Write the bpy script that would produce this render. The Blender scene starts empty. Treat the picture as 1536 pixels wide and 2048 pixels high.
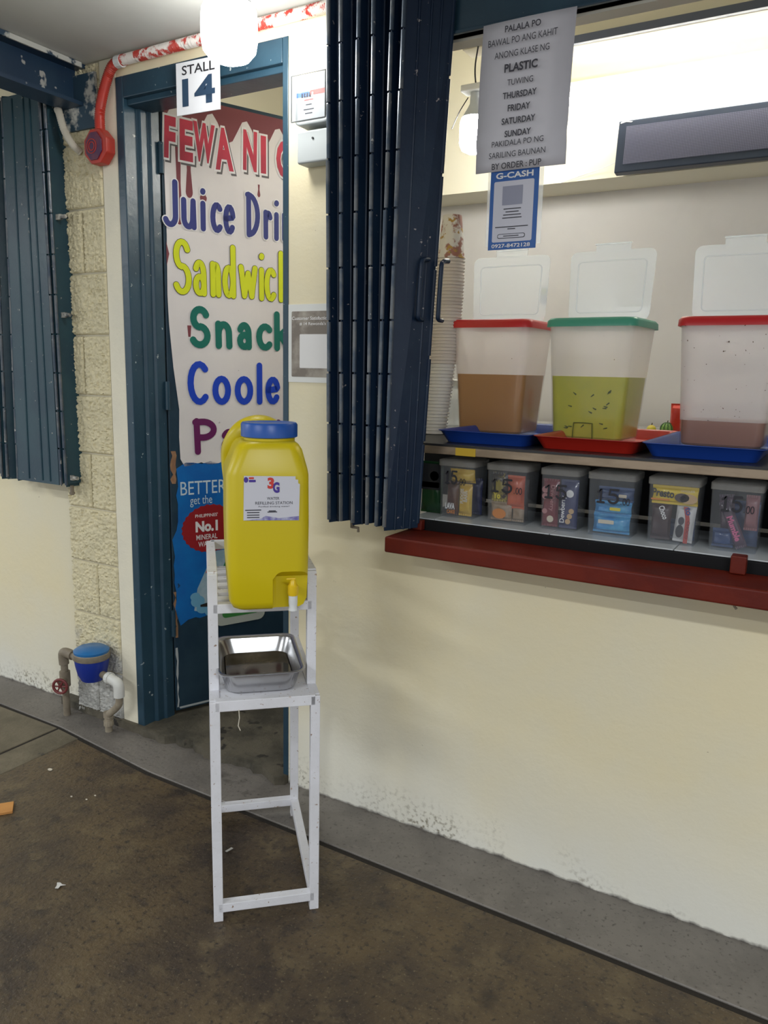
import bpy, bmesh, math, random
from mathutils import noise as mnoise
from mathutils import Vector, Matrix
random.seed(14)
PI = math.pi
sc = bpy.context.scene
COL = sc.collection

# ------------------------------------------------------------------ camera
cam_d = bpy.data.cameras.new('camera'); cam = bpy.data.objects.new('camera', cam_d); COL.objects.link(cam)
cam_d.sensor_fit = 'HORIZONTAL'; cam_d.sensor_width = 36; cam_d.lens = 36 * 1560 / 1536
cam_d.clip_start = .02
RT = Vector((.86220, .50609, .02211)); UP = Vector((-.10806, .14109, .98408)); FW = Vector((-.49492, .85086, -.17634))
cam.matrix_world = Matrix(((RT.x, UP.x, -FW.x, 0), (RT.y, UP.y, -FW.y, -1.91334), (RT.z, UP.z, -FW.z, 1.35), (0, 0, 0, 1)))
sc.camera = cam

# ------------------------------------------------------------------ world, lamps, exposure
w = bpy.data.worlds.new('world'); sc.world = w; w.use_nodes = True
w.node_tree.nodes['Background'].inputs[0].default_value = (.94, .97, 1, 1)
w.node_tree.nodes['Background'].inputs[1].default_value = .56
vs = sc.view_settings
vs.view_transform = 'Standard'; vs.look = 'None'; vs.gamma = 1; vs.use_curve_mapping = False
vs.exposure = 0.55
BULB_E = 23.0      # radiance of the bulb over the walkway
INBULB_E = 48.0    # radiance of the bulb inside the stall
TUBE_E = 34.0      # radiance of the tube inside the stall

def area(name, loc, rot, sx, sy, power, col):
    d = bpy.data.lights.new(name, 'AREA'); d.shape = 'RECTANGLE'; d.size = sx; d.size_y = sy
    d.energy = power; d.color = col
    o = bpy.data.objects.new(name, d); COL.objects.link(o); o.location = loc; o.rotation_euler = rot
    return o
# fluorescent battens on the walkway ceiling, behind and beside the camera
area('batten_lamp', (.9, -2.3, 2.25), (0, 0, 0), 1.2, .12, 34, (.93, .97, 1))
area('batten_lamp', (-1.6, -3.2, 2.25), (0, 0, 0), 1.2, .12, 32, (.93, .97, 1))
area('batten_lamp', (-4.2, -2.0, 2.25), (0, 0, 0), 1.2, .12, 26, (.93, .97, 1))

# ------------------------------------------------------------------ materials
MATS = {}
def M(name, col, rough=.5, metal=0, col2=None, scale=6, lo=.42, hi=.62, bump=0, bscale=60, spec=.5, specks=None, coat=0, stretch=None):
    """Principled surface; col2 mixed in by noise; bump = fine relief; specks=(colour, scale, threshold)."""
    if name in MATS: return MATS[name]
    m = bpy.data.materials.new(name); m.use_nodes = True; nt = m.node_tree; N = nt.nodes; L = nt.links
    b = N['Principled BSDF']
    b.inputs['Base Color'].default_value = (*col, 1); b.inputs['Roughness'].default_value = rough
    b.inputs['Metallic'].default_value = metal; b.inputs['Specular IOR Level'].default_value = spec
    b.inputs['Coat Weight'].default_value = coat
    tc = N.new('ShaderNodeTexCoord'); vec = tc.outputs['Object']
    if stretch:
        mp = N.new('ShaderNodeMapping'); mp.inputs['Scale'].default_value = stretch
        L.new(vec, mp.inputs[0]); vec = mp.outputs[0]
    cur = None
    def noise(s, det=5):
        n = N.new('ShaderNodeTexNoise'); n.inputs['Scale'].default_value = s; n.inputs['Detail'].default_value = det
        n.inputs['Roughness'].default_value = .6; L.new(vec, n.inputs['Vector']); return n
    def ramp(src, a, c):
        r = N.new('ShaderNodeMapRange'); r.inputs[1].default_value = a; r.inputs[2].default_value = c; L.new(src, r.inputs[0]); return r.outputs[0]
    def mix(fac, a, c):
        x = N.new('ShaderNodeMix'); x.data_type = 'RGBA'; L.new(fac, x.inputs[0])
        if a is None: x.inputs[6].default_value = (*col, 1)
        else: L.new(a, x.inputs[6])
        x.inputs[7].default_value = (*c, 1); return x.outputs[2]
    if col2: cur = mix(ramp(noise(scale).outputs[0], lo, hi), cur, col2)
    if specks:
        for (c, s, t, *wd) in (specks if isinstance(specks, list) else [specks]):
            cur = mix(ramp(noise(s, 3).outputs[0], t, t + (wd[0] if wd else .03)), cur, c)
    if cur is not None: L.new(cur, b.inputs['Base Color'])
    if bump:
        bn = N.new('ShaderNodeBump'); bn.inputs['Strength'].default_value = bump; bn.inputs['Distance'].default_value = .01
        L.new(noise(bscale, 6).outputs[0], bn.inputs['Height']); L.new(bn.outputs[0], b.inputs['Normal'])
    MATS[name] = m; return m
def EM(name, col, s):
    m = bpy.data.materials.new(name); m.use_nodes = True; nt = m.node_tree
    b = nt.nodes['Principled BSDF']; b.inputs['Base Color'].default_value = (*col, 1)
    b.inputs['Emission Color'].default_value = (*col, 1); b.inputs['Emission Strength'].default_value = s
    return m
def CLEAR(name, col, body=.3, rough=.25, specks=None, ior=1.2, tl_=.5, gl_=.3):
    """clear or milky plastic: part see-through, part scattering, with a gloss"""
    m = bpy.data.materials.new(name); m.use_nodes = True; nt = m.node_tree; N = nt.nodes; L = nt.links
    N.remove(N['Principled BSDF']); out = N['Material Output']
    tr = N.new('ShaderNodeBsdfTransparent'); tr.inputs[0].default_value = (*[.85 + .15 * c for c in col], 1)
    di = N.new('ShaderNodeBsdfDiffuse'); di.inputs[0].default_value = (*col, 1)
    tl = N.new('ShaderNodeBsdfTranslucent'); tl.inputs[0].default_value = (*col, 1)
    m1 = N.new('ShaderNodeMixShader'); m1.inputs[0].default_value = tl_; L.new(di.outputs[0], m1.inputs[1]); L.new(tl.outputs[0], m1.inputs[2])
    m2 = N.new('ShaderNodeMixShader'); L.new(tr.outputs[0], m2.inputs[1]); L.new(m1.outputs[0], m2.inputs[2])
    m2.inputs[0].default_value = body
    gl = N.new('ShaderNodeBsdfGlossy'); gl.inputs['Roughness'].default_value = rough
    lw = N.new('ShaderNodeLayerWeight'); lw.inputs[0].default_value = .5
    pw = N.new('ShaderNodeMath'); pw.operation = 'POWER'; L.new(lw.outputs['Facing'], pw.inputs[0]); pw.inputs[1].default_value = 3
    fr = N.new('ShaderNodeMath'); fr.operation = 'MULTIPLY_ADD'; L.new(pw.outputs[0], fr.inputs[0]); fr.inputs[1].default_value = gl_; fr.inputs[2].default_value = (ior - 1) * .12
    m3 = N.new('ShaderNodeMixShader'); L.new(fr.outputs[0], m3.inputs[0]); L.new(m2.outputs[0], m3.inputs[1]); L.new(gl.outputs[0], m3.inputs[2])
    if specks:
        tc = N.new('ShaderNodeTexCoord'); n = N.new('ShaderNodeTexNoise'); n.inputs['Scale'].default_value = specks[0]; n.inputs['Detail'].default_value = 1
        L.new(tc.outputs['Object'], n.inputs['Vector'])
        r = N.new('ShaderNodeMapRange'); r.inputs[1].default_value = specks[1]; r.inputs[2].default_value = specks[1] + .02; L.new(n.outputs[0], r.inputs[0])
        sd = N.new('ShaderNodeBsdfDiffuse'); sd.inputs[0].default_value = (*specks[2], 1)
        m4 = N.new('ShaderNodeMixShader'); L.new(r.outputs[0], m4.inputs[0]); L.new(m3.outputs[0], m4.inputs[1]); L.new(sd.outputs[0], m4.inputs[2]); m3 = m4
    L.new(m3.outputs[0], out.inputs[0]); return m

cream = M('cream_paint', (.82, .73, .49), .55, col2=(.79, .725, .53), scale=2.2, bump=.12, bscale=40, specks=((.45, .40, .28), 38, .735))
def wall_foot(m):
    """paler band, mould specks and a dark base line at the foot of the wall, with ragged edges of their own"""
    nt = m.node_tree; N = nt.nodes; L = nt.links; b = N['Principled BSDF']; src = b.inputs['Base Color'].links[0].from_socket
    tc = N.new('ShaderNodeTexCoord'); sp = N.new('ShaderNodeSeparateXYZ'); L.new(tc.outputs['Object'], sp.inputs[0])
    def noise(sc_, d=5):
        n = N.new('ShaderNodeTexNoise'); n.inputs['Scale'].default_value = sc_; n.inputs['Detail'].default_value = d; L.new(tc.outputs['Object'], n.inputs['Vector']); return n.outputs[0]
    def rng(x, a, c):
        q = N.new('ShaderNodeMapRange'); q.inputs[1].default_value = a; q.inputs[2].default_value = c; L.new(x, q.inputs[0]); return q.outputs[0]
    def math_(op, x, y):
        q = N.new('ShaderNodeMath'); q.operation = op
        for k, v_ in enumerate((x, y)):
            if isinstance(v_, (int, float)): q.inputs[k].default_value = v_
            else: L.new(v_, q.inputs[k])
        return q.outputs[0]
    def mix(f, a, col):
        q = N.new('ShaderNodeMix'); q.data_type = 'RGBA'; L.new(f, q.inputs[0]); L.new(a, q.inputs[6]); q.inputs[7].default_value = (*col, 1); return q.outputs[2]
    hgt = math_('ADD', sp.outputs[2], math_('MULTIPLY', noise(3.5), .35))
    c1 = mix(rng(hgt, .60, .18), src, (.78, .765, .68))  # paler towards the bottom, edge broken up by noise
    low = rng(math_('ADD', sp.outputs[2], math_('MULTIPLY', noise(9), .10)), .17, .06)
    c2 = mix(math_('MULTIPLY', math_('MULTIPLY', low, rng(noise(2.6, 2), .46, .62)), rng(noise(75, 4), .50, .66)), c1, (.22, .19, .13))
    low2 = rng(math_('ADD', sp.outputs[2], math_('MULTIPLY', noise(22), .03)), .026, .016)
    c3 = mix(low2, c2, (.10, .09, .08))
    L.new(c3, b.inputs['Base Color'])
wall_foot(cream)
def bare_foot(m):
    """paint worn off to grey cement low on the column, with a ragged outline"""
    nt = m.node_tree; N = nt.nodes; L = nt.links; b = N['Principled BSDF']; src = b.inputs['Base Color'].links[0].from_socket
    tc = N.new('ShaderNodeTexCoord'); sp = N.new('ShaderNodeSeparateXYZ'); L.new(tc.outputs['Object'], sp.inputs[0])
    n = N.new('ShaderNodeTexNoise'); n.inputs['Scale'].default_value = 9; n.inputs['Detail'].default_value = 6; L.new(tc.outputs['Object'], n.inputs['Vector'])
    n2 = N.new('ShaderNodeTexNoise'); n2.inputs['Scale'].default_value = 60; n2.inputs['Detail'].default_value = 4; L.new(tc.outputs['Object'], n2.inputs['Vector'])
    a = N.new('ShaderNodeMath'); a.operation = 'MULTIPLY_ADD'; L.new(n.outputs[0], a.inputs[0]); a.inputs[1].default_value = .55; L.new(sp.outputs[2], a.inputs[2])
    q = N.new('ShaderNodeMapRange'); q.inputs[1].default_value = .62; q.inputs[2].default_value = .48; L.new(a.outputs[0], q.inputs[0])
    g = N.new('ShaderNodeMix'); g.data_type = 'RGBA'; L.new(n2.outputs[0], g.inputs[0]); g.inputs[6].default_value = (.30, .30, .29, 1); g.inputs[7].default_value = (.66, .65, .60, 1)
    x = N.new('ShaderNodeMix'); x.data_type = 'RGBA'; L.new(q.outputs[0], x.inputs[0]); L.new(src, x.inputs[6]); L.new(g.outputs[2], x.inputs[7]); L.new(x.outputs[2], b.inputs['Base Color'])
creamB = M('cream_inside', (.83, .79, .64), .6, bump=.05, bscale=30)
greyW = M('grey_back_wall', (.74, .72, .70), .6, col2=(.69, .67, .65), scale=2)
ceilM = M('ceiling_paint', (.62, .63, .60), .6, col2=(.55, .56, .54), scale=1.5)
blueP = M('blue_gloss_paint', (.024, .064, .098), .33, col2=(.018, .050, .080), scale=5, bump=.12, bscale=25, specks=[((.40, .45, .45), 46, .70)])
grilleM = M('grille_paint', (.006, .018, .045), .38, spec=.35, col2=(.010, .026, .055), scale=7, bump=.1, bscale=30, specks=[((.33, .30, .30), 55, .685)])
grilleL = M('grille_teal_paint', (.018, .062, .085), .35, col2=(.012, .046, .072), scale=6, bump=.1, bscale=30, specks=[((.30, .30, .28), 50, .69)])
doorM = M('door_paint', (.012, .035, .060), .4, col2=(.020, .050, .075), scale=5, bump=.1, bscale=30, specks=[((.45, .48, .48), 52, .75)])
black = M('black_steel', (.006, .006, .007), .6, spec=.2, specks=((.30, .27, .24), 30, .70))
hingeM = M('worn_hinge', (.06, .085, .12), .35, metal=.3, col2=(.16, .17, .18), scale=14, specks=((.5, .48, .45), 30, .66))
brownF = M('brown_floor', (.112, .077, .038), .42, col2=(.044, .031, .023), scale=3.4, lo=.36, hi=.66, bump=.4, bscale=80, specks=[((.13, .095, .05), 9, .52, .2), ((.036, .026, .020), 16, .55, .18), ((.026, .019, .015), 70, .54, .16), ((.16, .125, .075), 130, .60, .1), ((.028, .020, .015), 5, .63, .10)])
kerbM = M('kerb_concrete', (.185, .168, .148), .5, col2=(.135, .122, .108), scale=4, bump=.25, bscale=60, specks=[((.055, .045, .04), 7, .64, .1), ((.19, .172, .15), 30, .55, .2), ((.075, .065, .058), 90, .58, .15)])
slabM = M('old_concrete', (.16, .135, .09), .6, col2=(.10, .085, .055), scale=6, bump=.3, bscale=60, specks=((.05, .045, .035), 12, .68))
jointM = M('joint_dirt', (.018, .014, .010), .9, bump=.5, bscale=90)
stepM = M('rough_step', (.12, .105, .075), .7, col2=(.055, .05, .036), scale=7, bump=.6, bscale=45, specks=((.03, .026, .02), 10, .62))
blockM = M('painted_block', (.80, .72, .48), .75, col2=(.74, .67, .45), scale=9, bump=.6, bscale=120)
blockG = M('bare_block', (.50, .50, .47), .8, col2=(.72, .70, .60), scale=7, lo=.45, hi=.56, bump=1.0, bscale=95)
redC = M('red_conduit', (.50, .035, .020), .45, col2=(.42, .05, .035), scale=20)
redW = M('white_flaked_red', (.74, .70, .66), .5, col2=(.50, .05, .035), scale=26, lo=.50, hi=.56)
whiteP = M('white_plastic', (.70, .72, .72), .4)
pvcM = M('pvc_cream', (.62, .58, .48), .5)
paper = M('paper', (.66, .65, .70), .7, col2=(.62, .61, .66), scale=3)
vinyl = M('banner_vinyl', (.76, .72, .70), .55, col2=(.71, .67, .66), scale=3, specks=((.42, .38, .35), 22, .72))
ink = M('ink', (.018, .018, .024), .6)
inkG = M('grey_ink', (.045, .045, .06), .6)
navy = M('navy_ink', (.030, .040, .20), .5)
yel = M('lime_ink', (.66, .72, .01), .5)
yelO = M('olive_outline', (.06, .045, .01), .5)
grn = M('green_ink', (.0, .15, .11), .5)
blu = M('blue_ink', (.003, .05, .50), .5)
mag = M('maroon_ink', (.13, .008, .09), .5)
choc = M('choc_ink', (.20, .045, .055), .5)
pinkR = M('rose_red_ink', (.62, .045, .085), .5, col2=(.40, .03, .06), scale=3)
wInk = M('white_ink', (.80, .79, .78), .5)
shadowInk = M('printed_grey', (.12, .11, .11), .6)
redS = M('red_sill_paint', (.140, .013, .004), .5, spec=.3, col2=(.10, .009, .004), scale=6, bump=.1, bscale=30, specks=[((.50, .27, .20), 48, .75)])
steelE = M('worn_steel_edge', (.36, .28, .20), .4, metal=.55, col2=(.26, .20, .14), scale=8, stretch=(1, 4, 4))
tileW = M('white_tile', (.60, .63, .64), .25)
trayB = M('blue_tray', (.010, .050, .30), .35)
trayR = M('red_tray', (.42, .018, .010), .35)
rimR = M('red_rim', (.50, .014, .018), .35)
rimG = M('green_rim', (.055, .30, .20), .35)
tankY = M('yellow_plastic', (.62, .49, .002), .36)
tapY = M('tap_yellow', (.78, .52, .01), .35)
capB = M('blue_cap', (.012, .09, .40), .35)
steel = M('stainless', (.55, .55, .56), .25, metal=1, col2=(.46, .46, .47), scale=5, bump=.04, bscale=12)
rustW = M('white_flaking_paint', (.76, .76, .80), .45, col2=(.70, .70, .73), scale=9, bump=.15, bscale=60, specks=[((.30, .20, .14), 95, .655, .05), ((.40, .24, .13), 30, .70, .05)])
galv = M('grey_brown_pipe', (.20, .165, .12), .6, col2=(.27, .23, .17), scale=18, bump=.2, bscale=70)
wmBlue = M('meter_blue', (.008, .03, .28), .35)
wmLid = M('meter_lid_blue', (.02, .16, .42), .3)
cardB = M('cardboard', (.55, .26, .07), .8, col2=(.48, .22, .06), scale=9)

# ------------------------------------------------------------------ mesh helpers
class MB:
    def __init__(s): s.v = []; s.f = []
    def add(s, vs_, fs_):
        n = len(s.v); s.v += [tuple(x) for x in vs_]; s.f += [tuple(i + n for i in f) for f in fs_]; return s
    def box(s, x0, x1, y0, y1, z0, z1):
        return s.add([(x0, y0, z0), (x1, y0, z0), (x1, y1, z0), (x0, y1, z0), (x0, y0, z1), (x1, y0, z1), (x1, y1, z1), (x0, y1, z1)],
                     [(3, 2, 1, 0), (4, 5, 6, 7), (0, 1, 5, 4), (1, 2, 6, 5), (2, 3, 7, 6), (3, 0, 4, 7)])
    def rings(s, R, cap0=True, cap1=True, closed=True):
        n = len(R[0]); V = [p for r in R for p in r]; Fc = []
        for i in range(len(R) - 1):
            for j in range(n if closed else n - 1):
                k = (j + 1) % n; Fc.append((i * n + j, i * n + k, (i + 1) * n + k, (i + 1) * n + j))
        if cap0: Fc.append(tuple(reversed(range(n))))
        if cap1: Fc.append(tuple((len(R) - 1) * n + j for j in range(n)))
        return s.add(V, Fc)
    def prism(s, poly, y0, y1):
        """polygon in the xz plane (counter-clockwise seen from -y), extruded along y"""
        n = len(poly)
        V = [(x, y0, z) for x, z in poly] + [(x, y1, z) for x, z in poly]
        return s.add(V, [tuple(range(n)), tuple(reversed(range(n, 2 * n)))] + [(i, i + n, (i + 1) % n + n, (i + 1) % n) for i in range(n)])
    def slab(s, poly, z0, z1):
        """polygon in the xy plane extruded along z"""
        return s.rings([[(x, y, z0) for x, y in poly], [(x, y, z1) for x, y in poly]])
    def lathe(s, prof, c=(0, 0, 0), ax='z', n=20):
        R = []
        for r, h in prof:
            ring = []
            for i in range(n):
                a = 2 * PI * i / n; p, q = r * math.cos(a), r * math.sin(a)
                v = {'z': (p, q, h), 'x': (h, p, q), 'y': (q, h, p)}[ax]
                ring.append((c[0] + v[0], c[1] + v[1], c[2] + v[2]))
            R.append(ring)
        return s.rings(R)
    def tube(s, pts, r, n=10, caps=True):
        P = [Vector(p) for p in pts]; R = []; up = None
        for i, p in enumerate(P):
            t = (P[min(i + 1, len(P) - 1)] - P[max(i - 1, 0)]).normalized()
            if up is None:
                up = Vector((0, 0, 1)) if abs(t.z) < .9 else Vector((1, 0, 0))
            a = t.cross(up).normalized(); b_ = a.cross(t).normalized(); up = b_
            rr = r[i] if isinstance(r, (list, tuple)) else r
            R.append([tuple(p + a * (rr * math.cos(2 * PI * k / n)) - b_ * (rr * math.sin(2 * PI * k / n))) for k in range(n)])
        return s.rings(R, caps, caps)
    def bar(s, p, q, w=.011, h=None):
        """square bar from p to q"""
        p = Vector(p); q = Vector(q); t = (q - p).normalized(); h = h or w
        up = Vector((0, 0, 1)) if abs(t.z) < .9 else Vector((0, 1, 0))
        a = t.cross(up).normalized(); b_ = a.cross(t).normalized()
        return s.rings([[tuple(o + a * x * w + b_ * y * h) for x, y in ((-1, -1), (-1, 1), (1, 1), (1, -1))] for o in (p, q)])
    def mesh(s, name='mesh', bevel=0, seg=2, smooth=False, angle=35):
        me = bpy.data.meshes.new(name); me.from_pydata(s.v, [], s.f)
        bm = bmesh.new(); bm.from_mesh(me)
        bmesh.ops.recalc_face_normals(bm, faces=bm.faces)
        if bevel:
            ed = [e for e in bm.edges if len(e.link_faces) == 2 and e.calc_face_angle(0) > math.radians(30)]
            bmesh.ops.bevel(bm, geom=ed, offset=bevel, segments=seg, affect='EDGES', profile=.5, clamp_overlap=True)
        if smooth:
            for f in bm.faces: f.smooth = True
            for e in bm.edges:
                if len(e.link_faces) == 2 and e.calc_face_angle(0) > math.radians(angle): e.smooth = False
        bm.to_mesh(me); bm.free(); return me
    def build(s, name, mat, parent=None, loc=(0, 0, 0), rot=(0, 0, 0), **k):
        return obj(name, s.mesh(name, **k), mat, parent, loc, rot)
def obj(name, me, mat=None, parent=None, loc=(0, 0, 0), rot=(0, 0, 0)):
    if mat is not None and not me.materials: me.materials.append(mat)
    o = bpy.data.objects.new(name, me); COL.objects.link(o); o.parent = parent; o.location = loc; o.rotation_euler = rot
    return o
def box(name, mat, parent, x0, x1, y0, y1, z0, z1, bevel=0, **k):
    return MB().box(x0, x1, y0, y1, z0, z1).build(name, mat, parent, bevel=bevel, **k)
def tag(o, label, cat, group=None):
    o['label'] = label; o['category'] = cat
    if group: o['group'] = group
    return o
def thing(name, label, cat, loc=(0, 0, 0), rz=0, group=None, rot=None):
    o = bpy.data.objects.new(name, None); COL.objects.link(o); o.empty_display_size = .05
    o.location = loc; o.rotation_euler = rot or (0, 0, rz)
    return tag(o, label, cat, group)
def struct(o): o['kind'] = 'structure'; return o
def sempty(name, loc=(0, 0, 0), rz=0):
    o = bpy.data.objects.new(name, None); COL.objects.link(o); o.location = loc; o.rotation_euler = (0, 0, rz); o.empty_display_size = .05
    return struct(o)
def lab(o, t): o['label'] = t; return o

def rrect(x0, x1, y0, y1, r, n=5):
    P = []
    for cx, cy, a0 in ((x1 - r, y1 - r, 0), (x0 + r, y1 - r, 90), (x0 + r, y0 + r, 180), (x1 - r, y0 + r, 270)):
        for i in range(n + 1):
            a = math.radians(a0 + 90 * i / n); P.append((cx + r * math.cos(a), cy + r * math.sin(a)))
    return P
def loft(secs, n=5, cap0=True, cap1=True, mb=None):
    """secs: (z, x0, x1, y0, y1, radius)"""
    mb = mb or MB()
    return mb.rings([[(x, y, z) for x, y in rrect(x0, x1, y0, y1, r, n)] for z, x0, x1, y0, y1, r in secs], cap0, cap1)

# lettering with the built-in face, flattened to a mesh in the xz plane (front towards -y)
def tmesh(s, w_, h_, bold=0, shear=0):
    cu = bpy.data.curves.new('t', 'FONT'); cu.body = s; cu.offset = bold; cu.resolution_u = 3; cu.shear = shear
    o = bpy.data.objects.new('t', cu); COL.objects.link(o)
    dg = bpy.context.evaluated_depsgraph_get(); dg.update()
    me = bpy.data.meshes.new_from_object(o.evaluated_get(dg))
    bpy.data.objects.remove(o); bpy.data.curves.remove(cu)
    xs = [v.co.x for v in me.vertices]; ys = [v.co.y for v in me.vertices]
    x0, x1, y0, y1 = min(xs), max(xs), min(ys), max(ys)
    sx = w_ / (x1 - x0); sy = h_ / (y1 - y0) if h_ else sx
    for v in me.vertices: v.co = ((v.co.x - (x0 + x1) / 2) * sx, 0, (v.co.y - (y0 + y1) / 2) * sy)
    return me
def text(s, mat, parent, x, y, z, w_, h_=None, bold=0, ry=0, shear=0, name='lettering'):
    """centre at x, z on the plane y of the parent"""
    return obj(name, tmesh(s, w_, h_, bold, shear), mat, parent, (x, y, z), (0, ry, 0))

# a round-ended brush alphabet for the hand-lettered banner and the marker prices
def arc(cx, cy, rx, ry, a0, a1, n=14):
    return [(cx + rx * math.cos(math.radians(a0 + (a1 - a0) * i / n)), cy + ry * math.sin(math.radians(a0 + (a1 - a0) * i / n))) for i in range(n + 1)]
GL = {
 'J': ([[(.40, 1)] + arc(.20, .22, .20, .22, 0, -150)], .55),
 'u': ([[(.05, .62)] + arc(.23, .2, .18, .2, 180, 350) + [(.44, .62)], [(.44, .62), (.46, .0)]], .60),
 'i': ([[(.06, .60), (.06, 0)], [(.06, .88), (.07, .90)]], .24),
 'c': ([arc(.25, .31, .22, .31, 45, 315)], .52),
 'e': ([[(.05, .32), (.44, .36)] + arc(.25, .31, .21, .31, 12, 322)], .56),
 'D': ([[(.05, 1), (.06, 0)], [(.0, .99)] + arc(.06, .5, .44, .49, 80, -90)], .66),
 'r': ([[(.05, .62), (.06, 0)], arc(.25, .36, .19, .25, 170, 35)], .48),
 'n': ([[(.05, .62), (.06, 0)], arc(.25, .36, .19, .25, 180, 0) + [(.45, 0)]], .60),
 'S': ([arc(.31, .75, .24, .25, 25, 265) + arc(.29, .26, .28, .26, 88, -150)], .68),
 'a': ([arc(.24, .38, .20, .24, 150, 0) + [(.45, 0)], arc(.25, .17, .20, .17, 0, 360, 18)], .60),
 'd': ([arc(.25, .29, .20, .29, 0, 360, 20), [(.46, 1), (.47, 0)]], .62),
 'w': ([[(0, .62), (.14, .02)], [(.14, .02), (.31, .5)], [(.31, .5), (.47, .02)], [(.47, .02), (.62, .62)]], .76),
 'h': ([[(.05, 1), (.06, 0)], arc(.25, .36, .19, .25, 180, 0) + [(.45, 0)]], .60),
 'k': ([[(.05, 1), (.06, 0)], [(.44, .60), (.09, .30)], [(.19, .38), (.48, 0)]], .60),
 's': ([arc(.23, .47, .17, .15, 30, 265) + arc(.22, .16, .19, .16, 88, -150)], .50),
 'C': ([arc(.36, .5, .33, .5, 48, 312)], .68),
 'o': ([arc(.27, .31, .24, .31, 0, 360, 20)], .62),
 'l': ([[(.06, 1), (.06, 0)]], .26),
 'P': ([[(.05, 1), (.07, 0)], [(.02, .97)] + arc(.20, .72, .27, .26, 95, -90) + [(.07, .47)]], .62),
 't': ([[(.2, .9), (.2, 0)], [(0, .60), (.42, .60)]], .52),
 '1': ([[(.0, .78), (.14, 1), (.14, 0)], [(.0, 0), (.30, 0)]], .48),
 '5': ([[(.48, 1), (.1, 1), (.07, .58)] + arc(.26, .32, .23, .32, 105, -150)], .60),
 '.': ([[(.05, .02), (.06, .03)]], .20),
 '0': ([arc(.14, .12, .12, .12, 0, 360, 14)], .32),
 ' ': ([], .42),
}
def brush_strokes(s):
    out = []; x = 0
    for ch in s:
        st, adv = GL[ch]
        out += [[(x + px_, pz) for px_, pz in q] for q in st]; x += adv
    return out, x
def brush(s, mat, parent, x, y, z, w_, h_, r, ry=0, name='lettering'):
    """left-baseline at x, z; w_ = advance width, h_ = cap height, r = half stroke"""
    st, W = brush_strokes(s); V = []; Fc = []; sx = w_ / W
    for si, q in enumerate(st):
        P = [Vector((px_ * sx, pz * h_)) for px_, pz in q]; yo = -.00006 * si
        n = len(P); closed = n > 4 and (P[0] - P[-1]).length < 1e-6
        A = []
        for i in range(n):
            p0 = P[i - 1] if i else (P[-2] if closed else P[0]); p1 = P[i + 1] if i < n - 1 else (P[1] if closed else P[-1])
            d = p1 - p0
            if d.length < 1e-9: d = Vector((1, 0))
            d.normalize(); A.append(Vector((-d.y, d.x)))
        n0 = len(V)
        for p, m_ in zip(P, A):
            V += [(p.x + m_.x * r, yo, p.y + m_.y * r), (p.x - m_.x * r, yo, p.y - m_.y * r)]
        for i in range(n - 1): Fc.append((n0 + 2 * i, n0 + 2 * i + 1, n0 + 2 * i + 3, n0 + 2 * i + 2))
        if not closed:
            for p, m_, sg in ((P[0], A[0], 1), (P[-1], A[-1], -1)):
                a0 = math.atan2(m_.y, m_.x); k0 = len(V)
                V += [(p.x + r * math.cos(a0 + sg * PI * k / 8), yo, p.y + r * math.sin(a0 + sg * PI * k / 8)) for k in range(9)]
                Fc.append(tuple(k0 + k for k in (range(9) if sg > 0 else range(8, -1, -1))))
    me = bpy.data.meshes.new('brush'); me.from_pydata(V, [], Fc)
    return obj(name, me, mat, parent, (x, y, z), (0, ry, 0))
def flat(poly, mat, parent, y, name='print', x=0, z=0, t=.0003):
    return MB().prism(poly, -t, 0).build(name, mat, parent, (x, y, z))
def rr(x0, x1, z0, z1, r, n=4): return rrect(x0, x1, z0, z1, r, n)
def circ(cx, cz, rx, rz=None, n=24): rz = rz or rx; return [(cx + rx * math.cos(2 * PI * i / n), cz + rz * math.sin(2 * PI * i / n)) for i in range(n)]

# ================================================================== SETTING
CEIL = 2.335
# ground: a dirt bed with slabs on it
fl = struct(box('floor', jointM, None, -5, 3.5, -6, .06, -.14, -.0025))
def kerbY(x): return -.208 - .017 * (x + 1.18) if x > -1.9 else -.196 + (-1.9 - x) * .11
def slabp(name, poly, mat, top=0.0): return MB().slab(poly, -.10, top).build(name, mat, fl, bevel=.002, seg=1)
xs = [-5, -3.6, -2.43, -1.9, -1.0, 0, 1.2, 3.5]
slabp('kerb_slab', [(x, kerbY(max(x, -2.6)) + .004) for x in xs] + [(3.5, .02), (-2.45, .02), (-2.45, .06), (-5, .06)], kerbM, .002)
slabp('floor_slab', [(-2.304, -6), (3.5, -6)] + [(x, kerbY(x) - .013) for x in (3.5, 1.2, 0, -1.0, -1.9, -2.296)], brownF)
slabp('floor_slab', [(-2.424, -6), (-2.308, -6), (-2.298, kerbY(-2.3) - .008), (-2.424, kerbY(-2.42) - .008)], slabM)
slabp('floor_slab', [(-5, -6), (-2.44, -6), (-2.436, kerbY(-2.44) - .008), (-5, kerbY(-2.6) - .008)], slabM)
# stall floor with its broken edge at the doorway
random.seed(3)
edge = [(-2.16 + .7 * i / 26, -.012 + random.uniform(-.014, .012) - .012 * math.sin(i * .55)) for i in range(27)]
sf = MB(); E0 = edge + [(-1.456, .03), (2.6, .03), (2.6, 1.8), (-2.6, 1.8), (-2.6, .0)]
sf.slab(E0, -.1, .032)
struct(sf.build('floor_stall', stepM, None))

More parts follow.
